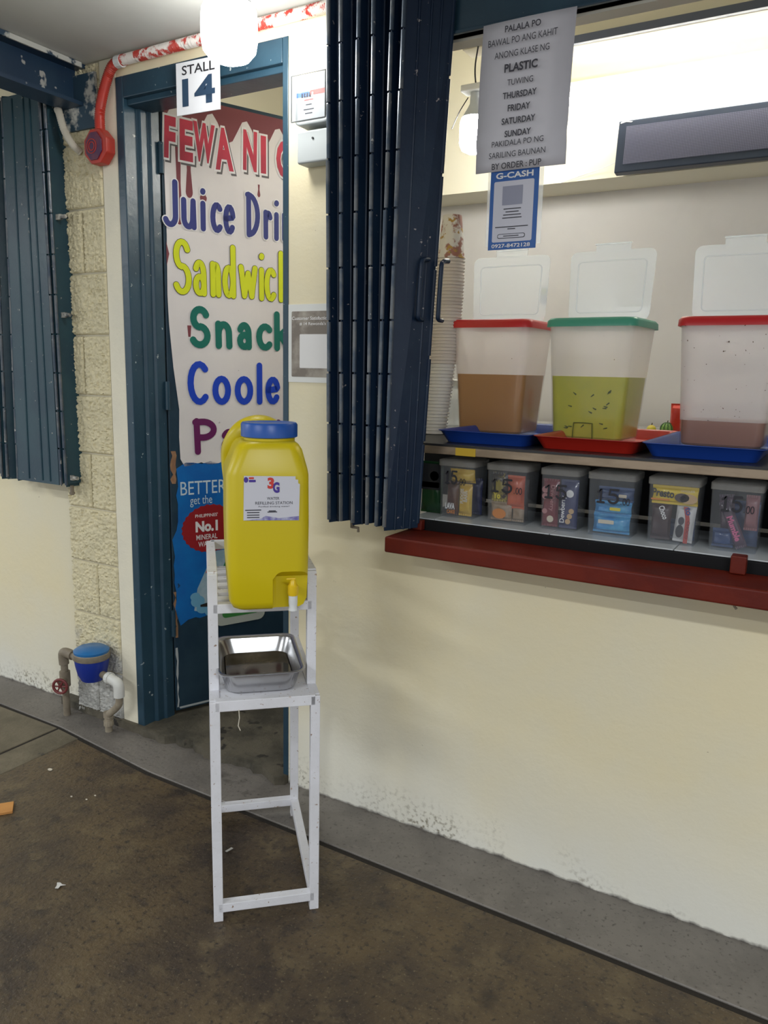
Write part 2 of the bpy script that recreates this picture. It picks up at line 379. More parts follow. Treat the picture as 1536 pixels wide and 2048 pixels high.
wr = MB()
wr.box(-1.456, 3.0, 0, .10, 0, .915)           # below the hatch
wr.box(-1.456, -1.03, 0, .045, .915, CEIL + .4)  # between door and hatch
wr.box(-2.157, -1.456, 0, .10, 2.272, CEIL + .4)  # above the door
struct(wr.build('wall_front', cream, None))
struct(box('wall_left', cream, None, -5, -2.49, .045, .15, 0, CEIL + .4))
struct(box('ceiling', ceilM, None, -5, 3.5, -6, -.001, CEIL, CEIL + .06))
# inside the stall
struct(box('wall_back', greyW, None, -2.7, 2.6, 1.74, 1.84, 0, 2.9))
struct(box('trim_1', creamB, None, -2.7, 2.6, 1.505, 1.74, 2.163, 2.9))
struct(box('wall_side', creamB, None, -2.72, -2.62, 0.15, 1.84, 0, 2.9))
struct(box('wall_right', creamB, None, 1.7, 1.8, .10, 1.84, 0, 2.9))
struct(box('ceiling_stall', creamB, None, -2.72, 2.6, .10, 1.84, 2.80, 2.9))
struct(box('trim_2', creamB, None, -1.25, 1.7, 1.12, 1.22, 2.545, 2.80, bevel=.006))
struct(box('shadow_strip', M('shadow_line', (.10, .12, .17), .5), None, -1.25, 1.7, 1.10, 1.119, 2.545, 2.572))  # dark-coloured strip standing in for the shadow line along the beam's lower edge

# block column: core, plaster margin, single blocks
colm = struct(box('wall_column', M('mortar', (.62, .57, .43), .9, bump=.5, bscale=70), None, -2.49, -2.157, 0.006, .15, 0, CEIL + .3))
box('plaster_margin', M('cream_plaster', (.83, .78, .62), .6, col2=(.78, .74, .60), scale=5, bump=.35, bscale=18), colm, -2.236, -2.157, -.001, .02, 0, CEIL, bevel=.004)
random.seed(5)
def rough_block(x0, x1, z0, z1, mat):
    nx = max(3, int((x1 - x0) / .0042)); nz = max(3, int((z1 - z0) / .0042)); b = MB(); V = []; Fc = []
    for j in range(nz + 1):
        for i in range(nx + 1):
            e = i in (0, nx) or j in (0, nz)
            V.append((x0 + (x1 - x0) * i / nx, .002 if e else -.0030 - .016 * (.30 - abs(mnoise.noise(Vector((x0 * 31 + i * .42, z0 * 17, j * .42))))) * .9 - .004 * mnoise.noise(Vector((i * .8, x0 * 9, j * .8 + z0 * 50))), z0 + (z1 - z0) * j / nz))
    for j in range(nz):
        for i in range(nx):
            a = j * (nx + 1) + i; Fc.append((a, a + 1, a + nx + 2, a + nx + 1))
    b.add(V, Fc); b.box(x0, x1, .0032, .02, z0, z1)
    return b.build('block', mat, colm, smooth=True, angle=60)
bare_foot(blockM)
zz = [0, .205, .418, .622, .828, 1.034, 1.244, 1.455, 1.667, 1.881, 2.092, CEIL]
for i in range(len(zz) - 1):
    m = blockM
    g = .0035
    if i % 2 == 0 and i < 10 or i == 0:
        rough_block(-2.49, -2.358 - g + .012 * (i % 3 - 1), zz[i] + g, zz[i + 1] - g, m); rough_block(-2.358 + g + .012 * (i % 3 - 1), -2.238, zz[i] + g, zz[i + 1] - g, m)
    else: rough_block(-2.49, -2.238, zz[i] + g, zz[i + 1] - g, m)

# doorway: steel frame and the leaf, swung inwards
d1 = sempty('door_1', (-2.157, 0, 0))
MB().slab([(0, -.004), (.034, -.004), (.034, .05), (.046, .055), (.046, .085), (.056, .09), (.056, .13), (0, .13)], .03, 2.272).build('jamb', blueP, d1, bevel=.003)
MB().slab([(.681, -.003), (.701, -.003), (.701, .13), (.668, .13), (.668, .09), (.681, .085)], .03, 2.272).build('jamb', blueP, d1, bevel=.002)
MB().box(.034, .681, -.004, .06, 2.205, 2.272).box(.034, .681, .012, .105, 2.186, 2.206).build('head', blueP, d1, bevel=.003)
HX, HY, TH = -2.10, .13, math.atan2(.9165, .4)
leaf = sempty('door_2', (HX, HY, 0), TH)
box('leaf', doorM, leaf, .004, .60, .0, .035, .045, 2.275, bevel=.003)
for z in (.40, 1.25, 2.05): MB().lathe([(.009, z - .05), (.009, z + .05)], (0, -.006, 0), n=10).build('hinge', blueP, leaf)
woodP = M('bare_wood_patch', (.36, .20, .10), .8, col2=(.25, .13, .07), scale=20)
random.seed(8)
def ragged(x0, x1, z0, z1, n=10, j=.012):
    L_ = [(x0 + random.uniform(-j, j) * .5, z1 - (z1 - z0) * i / n) for i in range(n)]
    R_ = [(x1 + random.uniform(-j, j), z0 + (z1 - z0) * i / n) for i in range(n)]
    return list(reversed([(a, b) for a, b in reversed(L_)])) + R_
def ragged_ccw(x0, x1, z0, z1, n=10, j=.012):
    return [(x0 + random.uniform(-j, j), z1 - (z1 - z0) * i / n) for i in range(n + 1)] + [(x1 + random.uniform(-j, j), z0 + (z1 - z0) * i / n) for i in range(n + 1)]
flat(ragged_ccw(.008, .020, .34, .52, 8, .006), woodP, leaf, -.0006, 'paint_chip')
flat(ragged_ccw(.010, .026, .93, 1.05, 7, .006), woodP, leaf, -.0006, 'paint_chip')
flat(ragged_ccw(.010, .016, .06, .30, 9, .003), M('scuffed_paint', (.42, .45, .45), .6), leaf, -.0006, 'paint_chip')
flat(ragged_ccw(.02, .14, .052, .060, 3, .004), MATS['scuffed_paint'], leaf, -.0006, 'paint_chip')

struct(box('trim_10', M('flaked_white_strip', (.55, .56, .52), .6, col2=(.02, .05, .09), scale=14, lo=.48, hi=.54), None, -2.299, -2.293, -2.6, -.02, 2.318, 2.3335))
# blue steel: hatch lintel, cross beam on the left, hatch track
struct(MB().box(-1.03, 3.0, -.022, .004, 2.172, 2.334).box(-1.03, 3, -.03, .004, 2.172, 2.18).build('trim_4', blueP, None, bevel=.002))
struct(box('trim_5', M('cream_lintel_edge', (.70, .68, .58), .6), None, -1.03, 3.0, .005, .05, 2.166, 2.8))
bm_ = MB().prism([(0, 2.20), (.30, 2.20), (.30, 2.334), (0, 2.334)], 0, .05)
struct(MB().box(-2.40, -2.30, -2.6, .0, 2.202, 2.214).box(-2.352, -2.345, -2.6, 0, 2.214, 2.32).box(-2.40, -2.30, -2.6, 0, 2.32, 2.333).build('trim_6', M('navy_beam', (.012, .035, .075), .4, col2=(.02, .05, .09), scale=5, specks=((.42, .42, .40), 13, .66)), None))
struct(box('trim_7', M('flaked_plate', (.60, .60, .55), .6, col2=(.03, .07, .11), scale=9, lo=.44, hi=.5), None, -2.41, -2.24, -.016, -.006, 2.13, 2.30))
struct(box('trim_8', black, None, -1.03, 3.0, -.006, .012, .90, .946, bevel=.002))

# ================================================================== WALKWAY SIDE
# bulb on the walkway ceiling
b = thing('ceiling_bulb', 'large lit white LED bulb hanging in front of the stall 14 plate', 'light bulb', (-1.455, -.25, CEIL))
MB().lathe([(.030, -.001), (.034, -.012), (.026, -.028), (.022, -.05)], n=20).build('socket', whiteP, b, smooth=True)
MB().lathe([(.022, -.05), (.040, -.055), (.056, -.070), (.064, -.082)], n=24).build('heat_sink', M('bulb_collar', (.55, .60, .66), .4), b, smooth=True)
MB().lathe([(.064, -.082), (.069, -.092), (.0715, -.12), (.0715, -.16), (.067, -.185), (.052, -.203), (.03, -.212), (.001, -.214)], n=48).build('diffuser', EM('bulb_glow', (1, .985, .95), BULB_E), b, smooth=True)

# red conduit, box, pvc
def corrug(pts, r, pitch=.0055, amp=.0012):
    P = [Vector(p) for p in pts]; out = []; rad = []
    for a, c in zip(P, P[1:]):
        n = max(1, int((c - a).length / (pitch / 2)))
        for i in range(n): out.append(a.lerp(c, i / n)); rad.append(r + (amp if len(out) % 2 else -amp))
    out.append(P[-1]); rad.append(r); return out, rad
def smoothpath(pts, k=6):
    P = [Vector(p) for p in pts]; out = []
    for i in range(len(P) - 1):
        a, b_, c, d_ = P[max(i - 1, 0)], P[i], P[i + 1], P[min(i + 2, len(P) - 1)]
        for t in range(k):
            t /= k; out.append(.5 * ((2 * b_) + (c - a) * t + (2 * a - 5 * b_ + 4 * c - d_) * t * t + (3 * b_ - a - 3 * c + d_) * t ** 3))
    out.append(P[-1]); return out
cd = thing('conduit', 'red corrugated conduit along the ceiling edge down to the octagonal box', 'conduit', (0, 0, 0))
pts, rad = corrug(smoothpath([(-2.208, -.028, 2.108), (-2.205, -.028, 2.17), (-2.18, -.026, 2.24), (-2.145, -.024, 2.295), (-2.10, -.022, 2.308)]), .016)
MB().tube(pts, rad, 12).build('drop', redC, cd, smooth=True, angle=80)
pts, rad = corrug([(-2.10, -.022, 2.308), (-1.6, -.022, 2.310), (-1.30, -.022, 2.310), (-1.20, -.03, 2.312)], .0155)
MB().tube(pts, rad, 12).build('run', redW, cd, smooth=True, angle=80)
MB().lathe([(.019, -.012), (.019, .012)], (-2.112, -.022, 2.306), 'x', 12).build('clamp', whiteP, cd)
ob = thing('junction_box', 'red octagonal junction box with dark purple cover on the block column', 'junction box', (-2.215, 0, 2.06))
def octa(r): return [(r * math.cos(math.radians(22.5 + 45 * i)), r * math.sin(math.radians(22.5 + 45 * i))) for i in range(8)]
MB().prism(octa(.058), -.045, -.008).build('body', redC, ob, bevel=.003)
MB().prism([(x * .7 - .004, z * .8) for x, z in octa(.058)], -.049, -.045).build('cover', M('purple_cover', (.075, .02, .075), .5, col2=(.16, .03, .06), scale=30), ob, bevel=.001)
for r in (.013, .022): MB().tube([(-.012 + r * math.cos(i * PI / 10), -.0495, r * math.sin(i * PI / 10)) for i in range(21)], .0016, 6).build('wire_coil', redC, ob)
pv = tag(MB().tube(*corrug(smoothpath([(-2.41, -.03, 2.20), (-2.385, -.045, 2.185), (-2.37, -.04, 2.13), (-2.345, -.03, 2.085), (-2.33, -.006, 2.06)]), .012), 10).build('flexible_pipe', pvcM, None, smooth=True, angle=80), 'cream flexible pipe bent beside the red junction box', 'pipe')

# stall number plate
sp = thing('stall_plate', 'white plate lettered STALL 14 hanging over the doorway', 'sign', (-1.772, -.03, 2.105), math.radians(3))
box('plate', M('plate_white', (.74, .76, .80), .5), sp, -.083, .083, -.002, .002, 0, .148, bevel=.001)
text('STALL', ink, sp, .004, -.0032, .124, .125, .026, .012); text('14', M('plate_blue_black', (.02, .05, .10), .5), sp, .004, -.0032, .062, .125, .078, .03)

# electric meter
em = thing('electric_meter', 'white electric meter with clear cover beside the folded grille', 'meter', (-1.334, -.002, 1.914))
meterG = M('meter_grey', (.46, .50, .51), .5)
box('backplate', meterG, em, -.055, .052, -.05, 0, .0, .085, bevel=.006, seg=3)
MB().prism(rr(-.062, .058, .098, .225, .018), -.055, 0).build('body', meterG, em, bevel=.004)
MB().prism(rr(-.052, .046, .108, .216, .006), -.0565, -.055).build('dial_plate', M('dial', (.40, .43, .45), .6), em)
MB().prism(rr(-.059, .055, .102, .222, .018), -.070, -.0575).build('glass_cover', CLEAR('clear_cover', (.85, .88, .9), .0, .01, ior=1.0, gl_=.06), em, bevel=.006)
flat(rr(-.05, -.008, .168, .180, .001), M('dial_blue', (.02, .12, .50), .5), em, -.0568, 'blue_band')
flat(rr(-.006, .044, .170, .182, .001), M('dial_red', (.62, .05, .04), .5), em, -.0568, 'red_band')
for i in range(5): flat(rr(-.034 + i * .0085, -.029 + i * .0085, .166, .177, .0005), ink if i < 4 else wInk, em, -.0571, 'counter_digit')
for z, w_ in ((.158, .03), (.146, .02), (.134, .034), (.124, .024)): flat(rr(-.01 - w_ / 2, -.01 + w_ / 2, z, z + .0025, .0005), inkG if z < .15 else MATS['dial_red'], em, -.0568, 'small_print')
MB().tube([(-.058, -.0705, .104), (.054, -.0705, .104), (.054, -.0705, .220), (-.058, -.0705, .220), (-.058, -.0705, .104)], .0022, 6).build('cover_edge', M('cover_edge_grey', (.20, .22, .23), .4), em)
MB().lathe([(.003, -.053), (.003, -.049)], (0, 0, .062), 'y', 10).build('seal_screw', ink, em)

# survey poster behind the grille (its code is left blank)
po = thing('survey_poster', 'white bordered brown survey poster half hidden behind the folded grille', 'poster', (-1.455, -.001, 1.315))
box('sheet', M('poster_white', (.76, .77, .74), .5), po, 0, .155, -.0015, 0, 0, .226)
flat(rr(.012, .150, .016, .206, .004), M('poster_brown', (.20, .17, .14), .5, col2=(.42, .38, .32), scale=11, lo=.45, hi=.65), po, -.0016, 'picture')
flat(rr(.042, .150, .042, .140, .003), wInk, po, -.0021, 'blank_square')
text('Customer Satisfaction S', wInk, po, .086, -.0022, .186, .145, .010, .01); text("# 14 Rewonda's E", wInk, po, .094, -.0022, .170, .105, .010, .01)

# folding shutter beside the hatch
def shutter(name, label, fronts_t, fronts_b, yf, yb, zt, zb, last_t, last_b, mat, ribs=(.3, .55, .75)):
    """zigzag of sheet slats: front folds at fronts (x at top / bottom), back folds between them"""
    g = thing(name, label, 'shutter', (fronts_b[0], yb, zb)); ox, oy, oz = fronts_b[0], yb, zb
    H_ = zt - zb; pts = []
    for i in range(len(fronts_t)):
        pts.append((fronts_t[i], fronts_b[i], yf))
        if i < len(fronts_t) - 1: pts.append(((fronts_t[i] + fronts_t[i + 1]) / 2 + .014, (fronts_b[i] + fronts_b[i + 1]) / 2 + .012, yb))
    pts.append((last_t, last_b, yb))
    for k in range(len(pts) - 1):
        (at, ab, ay), (bt, bb, by) = pts[k], pts[k + 1]
        m = MB(); dz = random.uniform(-.008, .008)
        d = Vector((bb - ab, by - ay, 0)); n = Vector((d.y, -d.x, 0)).normalized() * .0012
        R = []
        for zz_, xa, xb in ((dz, ab, bb), (H_ + dz, at, bt)):
            R.append([(xa - ox + n.x, ay - oy + n.y, zz_), (xb - ox + n.x, by - oy + n.y, zz_), (xb - ox - n.x, by - oy - n.y, zz_), (xa - ox - n.x, ay - oy - n.y, zz_)])
        m.rings(R)
        for t in ribs:
            p0 = Vector((ab + (bb - ab) * t - ox, ay + (by - ay) * t - oy, dz)) + n * 2; p1 = Vector((at + (bt - at) * t - ox, ay + (by - ay) * t - oy, H_ + dz)) + n * 2
            m.tube([p0, p1], .0035, 6)
        m.build('slat', mat, g)
    for k, (xt, xb, y) in enumerate(pts):
        m = MB(); n = 10 if y == yf else 6
        for j in range(n):
            t0, t1 = (j + .02) / n, (j + .98) / n; o_ = random.uniform(-.0012, .0012)
            m.tube([(xb + (xt - xb) * t0 - ox + o_, y - oy, H_ * t0), (xb + (xt - xb) * t1 - ox + o_, y - oy, H_ * t1)], .0055, 8)
        m.build('hinge', hingeM if y == yf else mat, g)
    return g
random.seed(21)
gr = shutter('folding_shutter', 'tall dark blue folding shutter bunched at the left of the hatch', [-1.235, -1.195, -1.143, -1.099, -1.045, -1.012],
             [-1.215, -1.175, -1.137, -1.090, -1.062, -1.036], -.13, -.035, 2.30, .937, -.925, -.985, grilleM)
for (x, y) in ((.245, -.040), (.278, .008)):
    MB().tube(smoothpath([(x + .01, y + .012, .70), (x + .005, y - .012, .695), (x + .004, y - .018, .67), (x + .0, y - .018, .57), (x - .002, y - .012, .552), (x - .003, y + .012, .55)]), .006, 8).build('handle', grilleM, gr, smooth=True)
MB().tube([(.055, -.06, .03), (.055, -.06, -.02)], .006, 8).tube([(.055, -.06, -.018), (.075, -.06, -.018), (.075, -.06, -.03)], .004, 8).build('drop_bolt', galv, gr)
random.seed(22)
gl = shutter('folding_shutter', 'dark teal folding shutter of the neighbouring stall left of the block column', [-2.80, -2.765, -2.73, -2.665, -2.465, -2.437],
             [-2.84, -2.805, -2.77, -2.705, -2.450, -2.425], -.06, .02, 2.27, .915, -2.425, -2.41, grilleL, ())
for f in (.30, .62, .80):
    MB().tube([(-2.705 + .245 * f + 2.84, -.083, .01), (-2.665 + .19 * f + 2.84, -.083, 1.34)], .004, 6).build('rib', grilleL, gl)
pn = MB().prism([(.135, 0), (.380, 0), (.372, 1.35), (.178, 1.35)], -.083, -.080).build('wide_slat', grilleL, gl)
MB().tube([(.420, -.06, .0), (.42, -.06, -.035)], .007, 8).lathe([(.010, -.002), (.010, .004)], (.42, -.06, -.03), 'z', 8).build('drop_bolt', galv, gl)
for z in (.02, .60, .93): MB().box(.39, .435, -.065, -.055, z, z + .018).tube([(.435, -.06, z + .009), (.455, -.06, z + .009)], .007, 8).build('catch', M('flaked_catch', (.55, .53, .47), .6, col2=(.05, .06, .07), scale=30), gl)

# paper notices on the lintel
nt_ = thing('paper_notice', 'white paper notice about plastic taped to the blue lintel', 'notice', (-.738, -.034, 1.838), math.radians(0))
pm = MB(); V = []; n = 14
for j in range(n + 1):
    z = .335 * j / n; yy = -.006 * math.sin(PI * j / n) + (-.005 if j == 3 else 0)
    for i in range(5): V.append((-.114 + .228 * i / 4 + .0004 * j, yy - .003 * math.sin(PI * i / 4), z))
pm.add(V, [(j * 5 + i, j * 5 + i + 1, j * 5 + i + 6, j * 5 + i + 5) for j in range(n) for i in range(4)])
pmo = pm.build('sheet', paper, nt_, smooth=True)
sol = pmo.modifiers.new('thickness', 'SOLIDIFY'); sol.thickness = .0006; sol.offset = -1
for s, z, w_, h_, bo in (('PALALA PO', .312, .088, .0145, .018), ('BAWAL PO ANG KAHIT', .286, .170, .0150, 0), ('ANONG KLASE NG', .257, .135, .0145, 0), ('PLASTIC', .226, .082, .019, .03),
                         ('TUWING', .194, .064, .0135, 0), ('THURSDAY', .1655, .084, .0145, .02), ('FRIDAY', .137, .056, .0145, .02), ('SATURDAY', .1085, .084, .0145, .02), ('SUNDAY', .080, .066, .0145, .02),
                         ('PAKIDALA PO NG', .0595, .130, .0130, 0), ('SARILING BAUNAN', .034, .142, .0135, 0), ('BY ORDER : PUP', .0085, .125, .0145, .015)):
    text(s, inkG, nt_, -.003, -.0145, z, w_, h_, bo)
gc = thing('payment_placard', 'blue bordered G-CASH placard hanging below the paper notice', 'placard', (-.752, -.030, 1.655))
box('clear_sleeve', CLEAR('sleeve', (.85, .88, .9), .35, .2), gc, -.068, .075, .001, .002, .01, .195)
box('card', M('gcash_blue', (.004, .09, .36), .4), gc, -.060, .064, -.001, .0005, 0, .186)
flat(rr(-.050, .053, .018, .160, .004), M('gcash_white', (.60, .60, .68), .5), gc, -.0011, 'panel')
text('G-CASH', wInk, gc, .002, -.0018, .173, .096, .014, .03); text('0927-8472128', wInk, gc, .0, -.0018, .009, .10, .009, .015)
for z, w_ in ((.094, .045), (.087, .034), (.080, .046), (.073, .050), (.052, .085), (.047, .02)): flat(rr(-w_ / 2, w_ / 2, z, z + .0022, .0004), inkG, gc, -.0016, 'small_print')
flat(rr(-.036, .036, .026, .037, .005), inkG, gc, -.0016, 'button_outline'); flat(rr(-.0345, .0345, .0275, .0355, .004), MATS['gcash_white'], gc, -.0021, 'button_fill')
flat(rr(-.02, .02, .0305, .0325, .0004), inkG, gc, -.0026, 'small_print')
flat(rr(-.027, .025, .104, .148, .001), M('blank_grey', (.30, .31, .40), .6), gc, -.0016, 'blank_square')

# red sill
tag(box('red_sill', redS, None, -1.022, 3.0, -.152, -.007, .876, .919, bevel=.005, seg=3), 'long dark red painted sill along the hatch', 'sill')
tag(box('red_block', redS, None, -1.004, -.975, -.03, .0 - .008, .920, .948, bevel=.003), 'small red block at the left end of the sill by the shutter', 'block')
tag(box('red_block', redS, None, -.185, -.152, -.04, -.008, .920, .962, bevel=.003), 'small red block on the sill below the diagonal snack packet', 'block')
tag(MB().tube([(-.16, -.12, .877), (-.16, -.12, .868), (-.155, -.12, .862)], .003, 6).build('hook', galv, None), 'tiny hook under the right of the red sill', 'hook')

# ================================================================== DOOR PRINTS
bn = thing('menu_banner', 'white vinyl menu banner with coloured words on the open door', 'banner', (HX, HY, 0), TH)
random.seed(31)
bp = [(.018, 2.262)] + [(.012 + .010 * (i % 2) * .3 + (.0 if z > 1.5 else .03 * (1.5 - z) / .3 if z > 1.2 else .03), z) for i, z in enumerate((2.0, 1.8, 1.6, 1.5, 1.35, 1.2, 1.1, 1.02))]
bp += [(.06 + i * .022, .998 + random.uniform(-.006, .012)) for i in range(24)] + [(.592, 1.01), (.592, 2.262)]
flat(bp, vinyl, bn, -.0008, 'sheet', t=.001)
drip = [(.014, 2.262), (.014, 2.205)] + [(.02 + .57 * i / 30, 2.185 + .045 * math.sin(i * .9) * (1 if i % 7 else .3)) for i in range(31)] + [(.592, 2.262)]
flat(drip, choc, bn, -.0019, 'drip_band')
for x, z0, z1, r0, r1 in ((.062, 2.10, 1.86, .010, .012), (.10, 2.10, 1.955, .010, .013), (.152, 1.96, 1.945, .012, .013), (.37, 2.02, 1.985, .004, .006)):
    flat([(x - r0, z0), (x - r0 * .7, (z0 + z1) / 2)] + [(x + r1 * math.cos(math.radians(a)), z1 + r1 * math.sin(math.radians(a)) * 1.5) for a in range(180, 361, 20)] + [(x + r0 * .7, (z0 + z1) / 2), (x + r0, z0)], choc, bn, -.0019, 'drip')
flat([(.012, 1.78), (.012, 1.70), (.022, 1.74)], choc, bn, -.0019, 'drip')
flat([(.082, 1.50), (.085, 1.46), (.094, 1.46), (.097, 1.50)], choc, bn, -.0019, 'drip')
for s, x, z, w_, h_, ry in (('F', .034, 2.122, .040, .136, .04), ('E', .093, 2.122, .048, .134, .02), ('W', .157, 2.126, .080, .130, .03), ('A', .232, 2.118, .070, .142, -.04), ('N', .335, 2.130, .055, .138, .02), ('I', .389, 2.126, .022, .130, .0), ('C', .475, 2.124, .066, .136, 0)):
    text(s, shadowInk, bn, x + .008, -.0024, z - .010, w_ + .008, h_ + .008, .06, ry); text(s, wInk, bn, x, -.0029, z, w_ + .013, h_ + .014, .085, ry); text(s, pinkR, bn, x, -.0034, z, w_, h_, .045, ry)
def menu(letters, col, z, h_, r_, out=None, orr=.002):
    """letters: (character, left edge, right edge) along the door"""
    for ch, xa, xb in letters:
        st, adv = GL[ch]; xs_ = [p for q in st for p, _ in q]; n0, n1 = min(xs_), max(xs_)
        wd = max(n1 - n0, .02); k = (xb - xa - 2 * r_) / wd if n1 - n0 > .05 else .1
        if out: brush(ch, out, bn, xa + r_ - n0 * k, -.0038, z + r_, k * adv, h_ - 2 * r_, r_ + orr)
        brush(ch, col, bn, xa + r_ - n0 * k, -.0045, z + r_, k * adv, h_ - 2 * r_, r_)
menu([('J', .002, .057), ('u', .068, .124), ('i', .139, .157), ('c', .176, .223), ('e', .226, .274), ('D', .313, .373), ('r', .387, .425), ('i', .432, .45), ('n', .465, .52)], navy, 1.829, .160, .0098, wInk, .004)
menu([('S', .034, .101), ('a', .107, .158), ('n', .172, .214), ('d', .219, .273), ('w', .284, .361), ('i', .368, .387), ('c', .390, .440), ('h', .450, .51)], yel, 1.605, .190, .0102, yelO, .0018)
menu([('S', .090, .170), ('n', .188, .256), ('a', .275, .336), ('c', .354, .423), ('k', .430, .505)], grn, 1.421, .150, .0125)
menu([('C', .077, .158), ('o', .173, .248), ('o', .263, .340), ('l', .355, .376), ('e', .392, .457), ('r', .475, .525)], blu, 1.216, .160, .0120)
menu([('P', .092, .188), ('a', .206, .272), ('s', .29, .36), ('t', .40, .50)], mag, 1.033, .136, .0120)
# mineral water poster below
mw = thing('water_poster', 'torn blue mineral water poster low on the open door', 'poster', (HX, HY, 0), TH)
random.seed(17)
edgeL = [(.028 + random.uniform(-.006, .006) - (.016 if z < .75 else 0), z) for z in [.985 - .033 * i for i in range(18)]]
edgeB = [(.03 + .03 * i, .395 + random.uniform(-.012, .008) + .004 * i) for i in range(15)]
poster = edgeL + edgeB + [(.50, .48), (.50, 1.02)] + [(.48 - .032 * i, 1.0 + random.uniform(-.008, .008)) for i in range(14)]
flat(poster, M('poster_blue', (.005, .115, .40), .4, col2=(.004, .16, .48), scale=5, specks=((.015, .04, .08), 16, .70)), mw, -.0008, 'sheet', t=.001)
text('BETTER', M('pale_ink', (.55, .66, .72), .5), mw, .132, -.0022, .910, .180, .050, .0); text('get the', MATS['pale_ink'], mw, .122, -.0022, .858, .088, .042)
flat([(.158 + (.112 + .005 * (i % 2)) * math.cos(2 * PI * i / 56) * 1.0, .750 + (.090 + .004 * (i % 2)) * math.sin(2 * PI * i / 56)) for i in range(56)], M('seal_red', (.30, .008, .012), .5), mw, -.0022, 'seal')
for s, z, w_, h_, bo in (("PHILIPPINES'", .802, .090, .013, .01), ('No.1', .760, .090, .042, .05), ('MINERAL', .719, .085, .020, .01), ('WATER', .692, .070, .020, .01)): text(s, wInk, mw, .142, -.0028, z, w_, h_, bo)
flat([(.085, .435), (.20, .40), (.30, .41), (.30, .66), (.175, .66), (.15, .62), (.10, .52)], M('bottle_pale', (.28, .42, .50), .4, col2=(.42, .54, .60), scale=12), mw, -.0022, 'bottle_picture')
for x, z, r in ((.10, .47, .028), (.12, .44, .026), (.155, .425, .028), (.09, .49, .02), (.19, .42, .02)): flat(circ(x, z, r, r * .8, 18), M('bottle_base', (.16, .40, .58), .4), mw, -.0026 - r * .01, 'bottle_ripple')
flat([(.20, .58), (.30, .57), (.30, .655), (.235, .655)], M('poster_green', (.03, .22, .08), .5), mw, -.0032, 'green_leaf')
text('Mina', M('label_red', (.50, .02, .03), .5), mw, .178, -.0033, .585, .085, .028, .0, .15, .2)
flat([(.11, .455), (.145, .46), (.16, .45), (.14, .443), (.11, .447)], jointM, mw, -.0036, 'tear')
flat([(.105, .402), (.15, .41), (.155, .385), (.13, .372), (.10, .38)], doorM, mw, -.0022, 'tear')
stk = thing('oval_sticker', 'pale rounded sticker with green edge under the yellow tank on the door', 'sticker', (HX, HY, 0), TH)
flat(rr(.17, .385, .355, .430, .028), M('sticker_pale', (.48, .52, .47), .5), stk, -.0035, 'sheet')
flat(rr(.20, .36, .385, .425, .015), M('sticker_green', (.05, .25, .06), .5), stk, -.0040, 'green_panel')

# ================================================================== HATCH: COUNTER AND LEDGE
ct = thing('counter', 'steel edged counter across the hatch under the plastic trays', 'counter', (-1.02, .05, 1.13))
box('top', M('counter_dark', (.02, .02, .022), .35), ct, -.20, 2.6, .0, .80, .018, .026)
box('edge_strip', steelE, ct, .0, 2.6, -.004, .004, -.002, .020, bevel=.002)
box('yellow_tape', M('yellow_tape', (.55, .36, .02), .5), ct, .105, .165, -.0052, -.0042, -.002, .0195)
for x in (.02, .92, 1.8): box('support', black, ct, x, x + .03, .33, .36, -.185, .016)
box('back_panel', black, ct, -.20, 2.6, .40, .41, -.183, .016)
lg = sempty('trim_9', (-1.03, .012, .915))
box('bed', jointM, lg, 0, 2.6, .001, .42, 0, .024)
for x0, x1 in ((0, .072), (.0745, .4045), (.407, .712), (.7145, 1.02), (1.0225, 1.33), (1.3325, 1.64)): box('tile', tileW, lg, x0, x1, .001, .30, .024, .033, bevel=.0015)
LZ = .9485   # top of the ledge tiles

# ---- snack boxes and packets
clearB = CLEAR('clear_box', (.80, .84, .88), .075, .12, ior=1.12)
clearL = CLEAR('clear_lid', (.80, .77, .70), .25, .25, ior=1.15)
def pillow(w_, h_, t, crimp=.006, n=8, m_=10):
    """flow-wrap packet standing in xz, flat crimped ends at top and bottom"""
    b_ = MB()
    for side in (-1, 1):
        V = []
        for j in range(m_ + 1):
            v_ = j / m_
            for i in range(n + 1):
                u_ = i / n
                th = t / 2 * (max(0, 1 - (2 * u_ - 1) ** 4) ** .6) * (max(0, 1 - (2 * v_ - 1) ** 6) ** .7)
                th *= 1 + .10 * math.sin(7 * u_ + 5 * v_)
                V.append(((u_ - .5) * w_ * (1 - .03 * math.sin(PI * v_)), side * (th + .0004), (v_ * (h_ - 2 * crimp)) + crimp))
        Fc = [(j * (n + 1) + i, j * (n + 1) + i + 1, (j + 1) * (n + 1) + i + 1, (j + 1) * (n + 1) + i) for j in range(m_) for i in range(n)]
        b_.add(V, Fc if side < 0 else [tuple(reversed(f)) for f in Fc])
    for z0, z1 in ((0, crimp), (h_ - crimp, h_)):
        k = 12
        R = [[((i / k - .5) * w_, .0005 * s + .0012 * (i % 2 - .5), z) for i in range(k + 1)] for s in (-1, 1) for z in ((z0, z1) if s < 0 else (z1, z0))]
        b_.rings(R, False, False, closed=False)
    return b_
def packet(label, x, y, z, w_, h_, t, mat, texts=(), ry=0, rz=0, rx=0, group=None, pics=()):
    p = thing('snack_packet', label, 'snack packet', (x, y, z), 0, group, rot=(rx, ry, rz))
    pillow(w_, h_, t).build('wrapper', mat, p, smooth=True)
    for (s, mt, tx, tz, tw, th_, tr, bo) in texts: text(s, mt, p, tx, -t / 2 * 1.12 - .0012, tz, tw, th_, bo, tr)
    for (poly, mt) in pics: flat(poly, mt, p, -t / 2 * 1.12 - .0006, 'printed_patch')
    return p
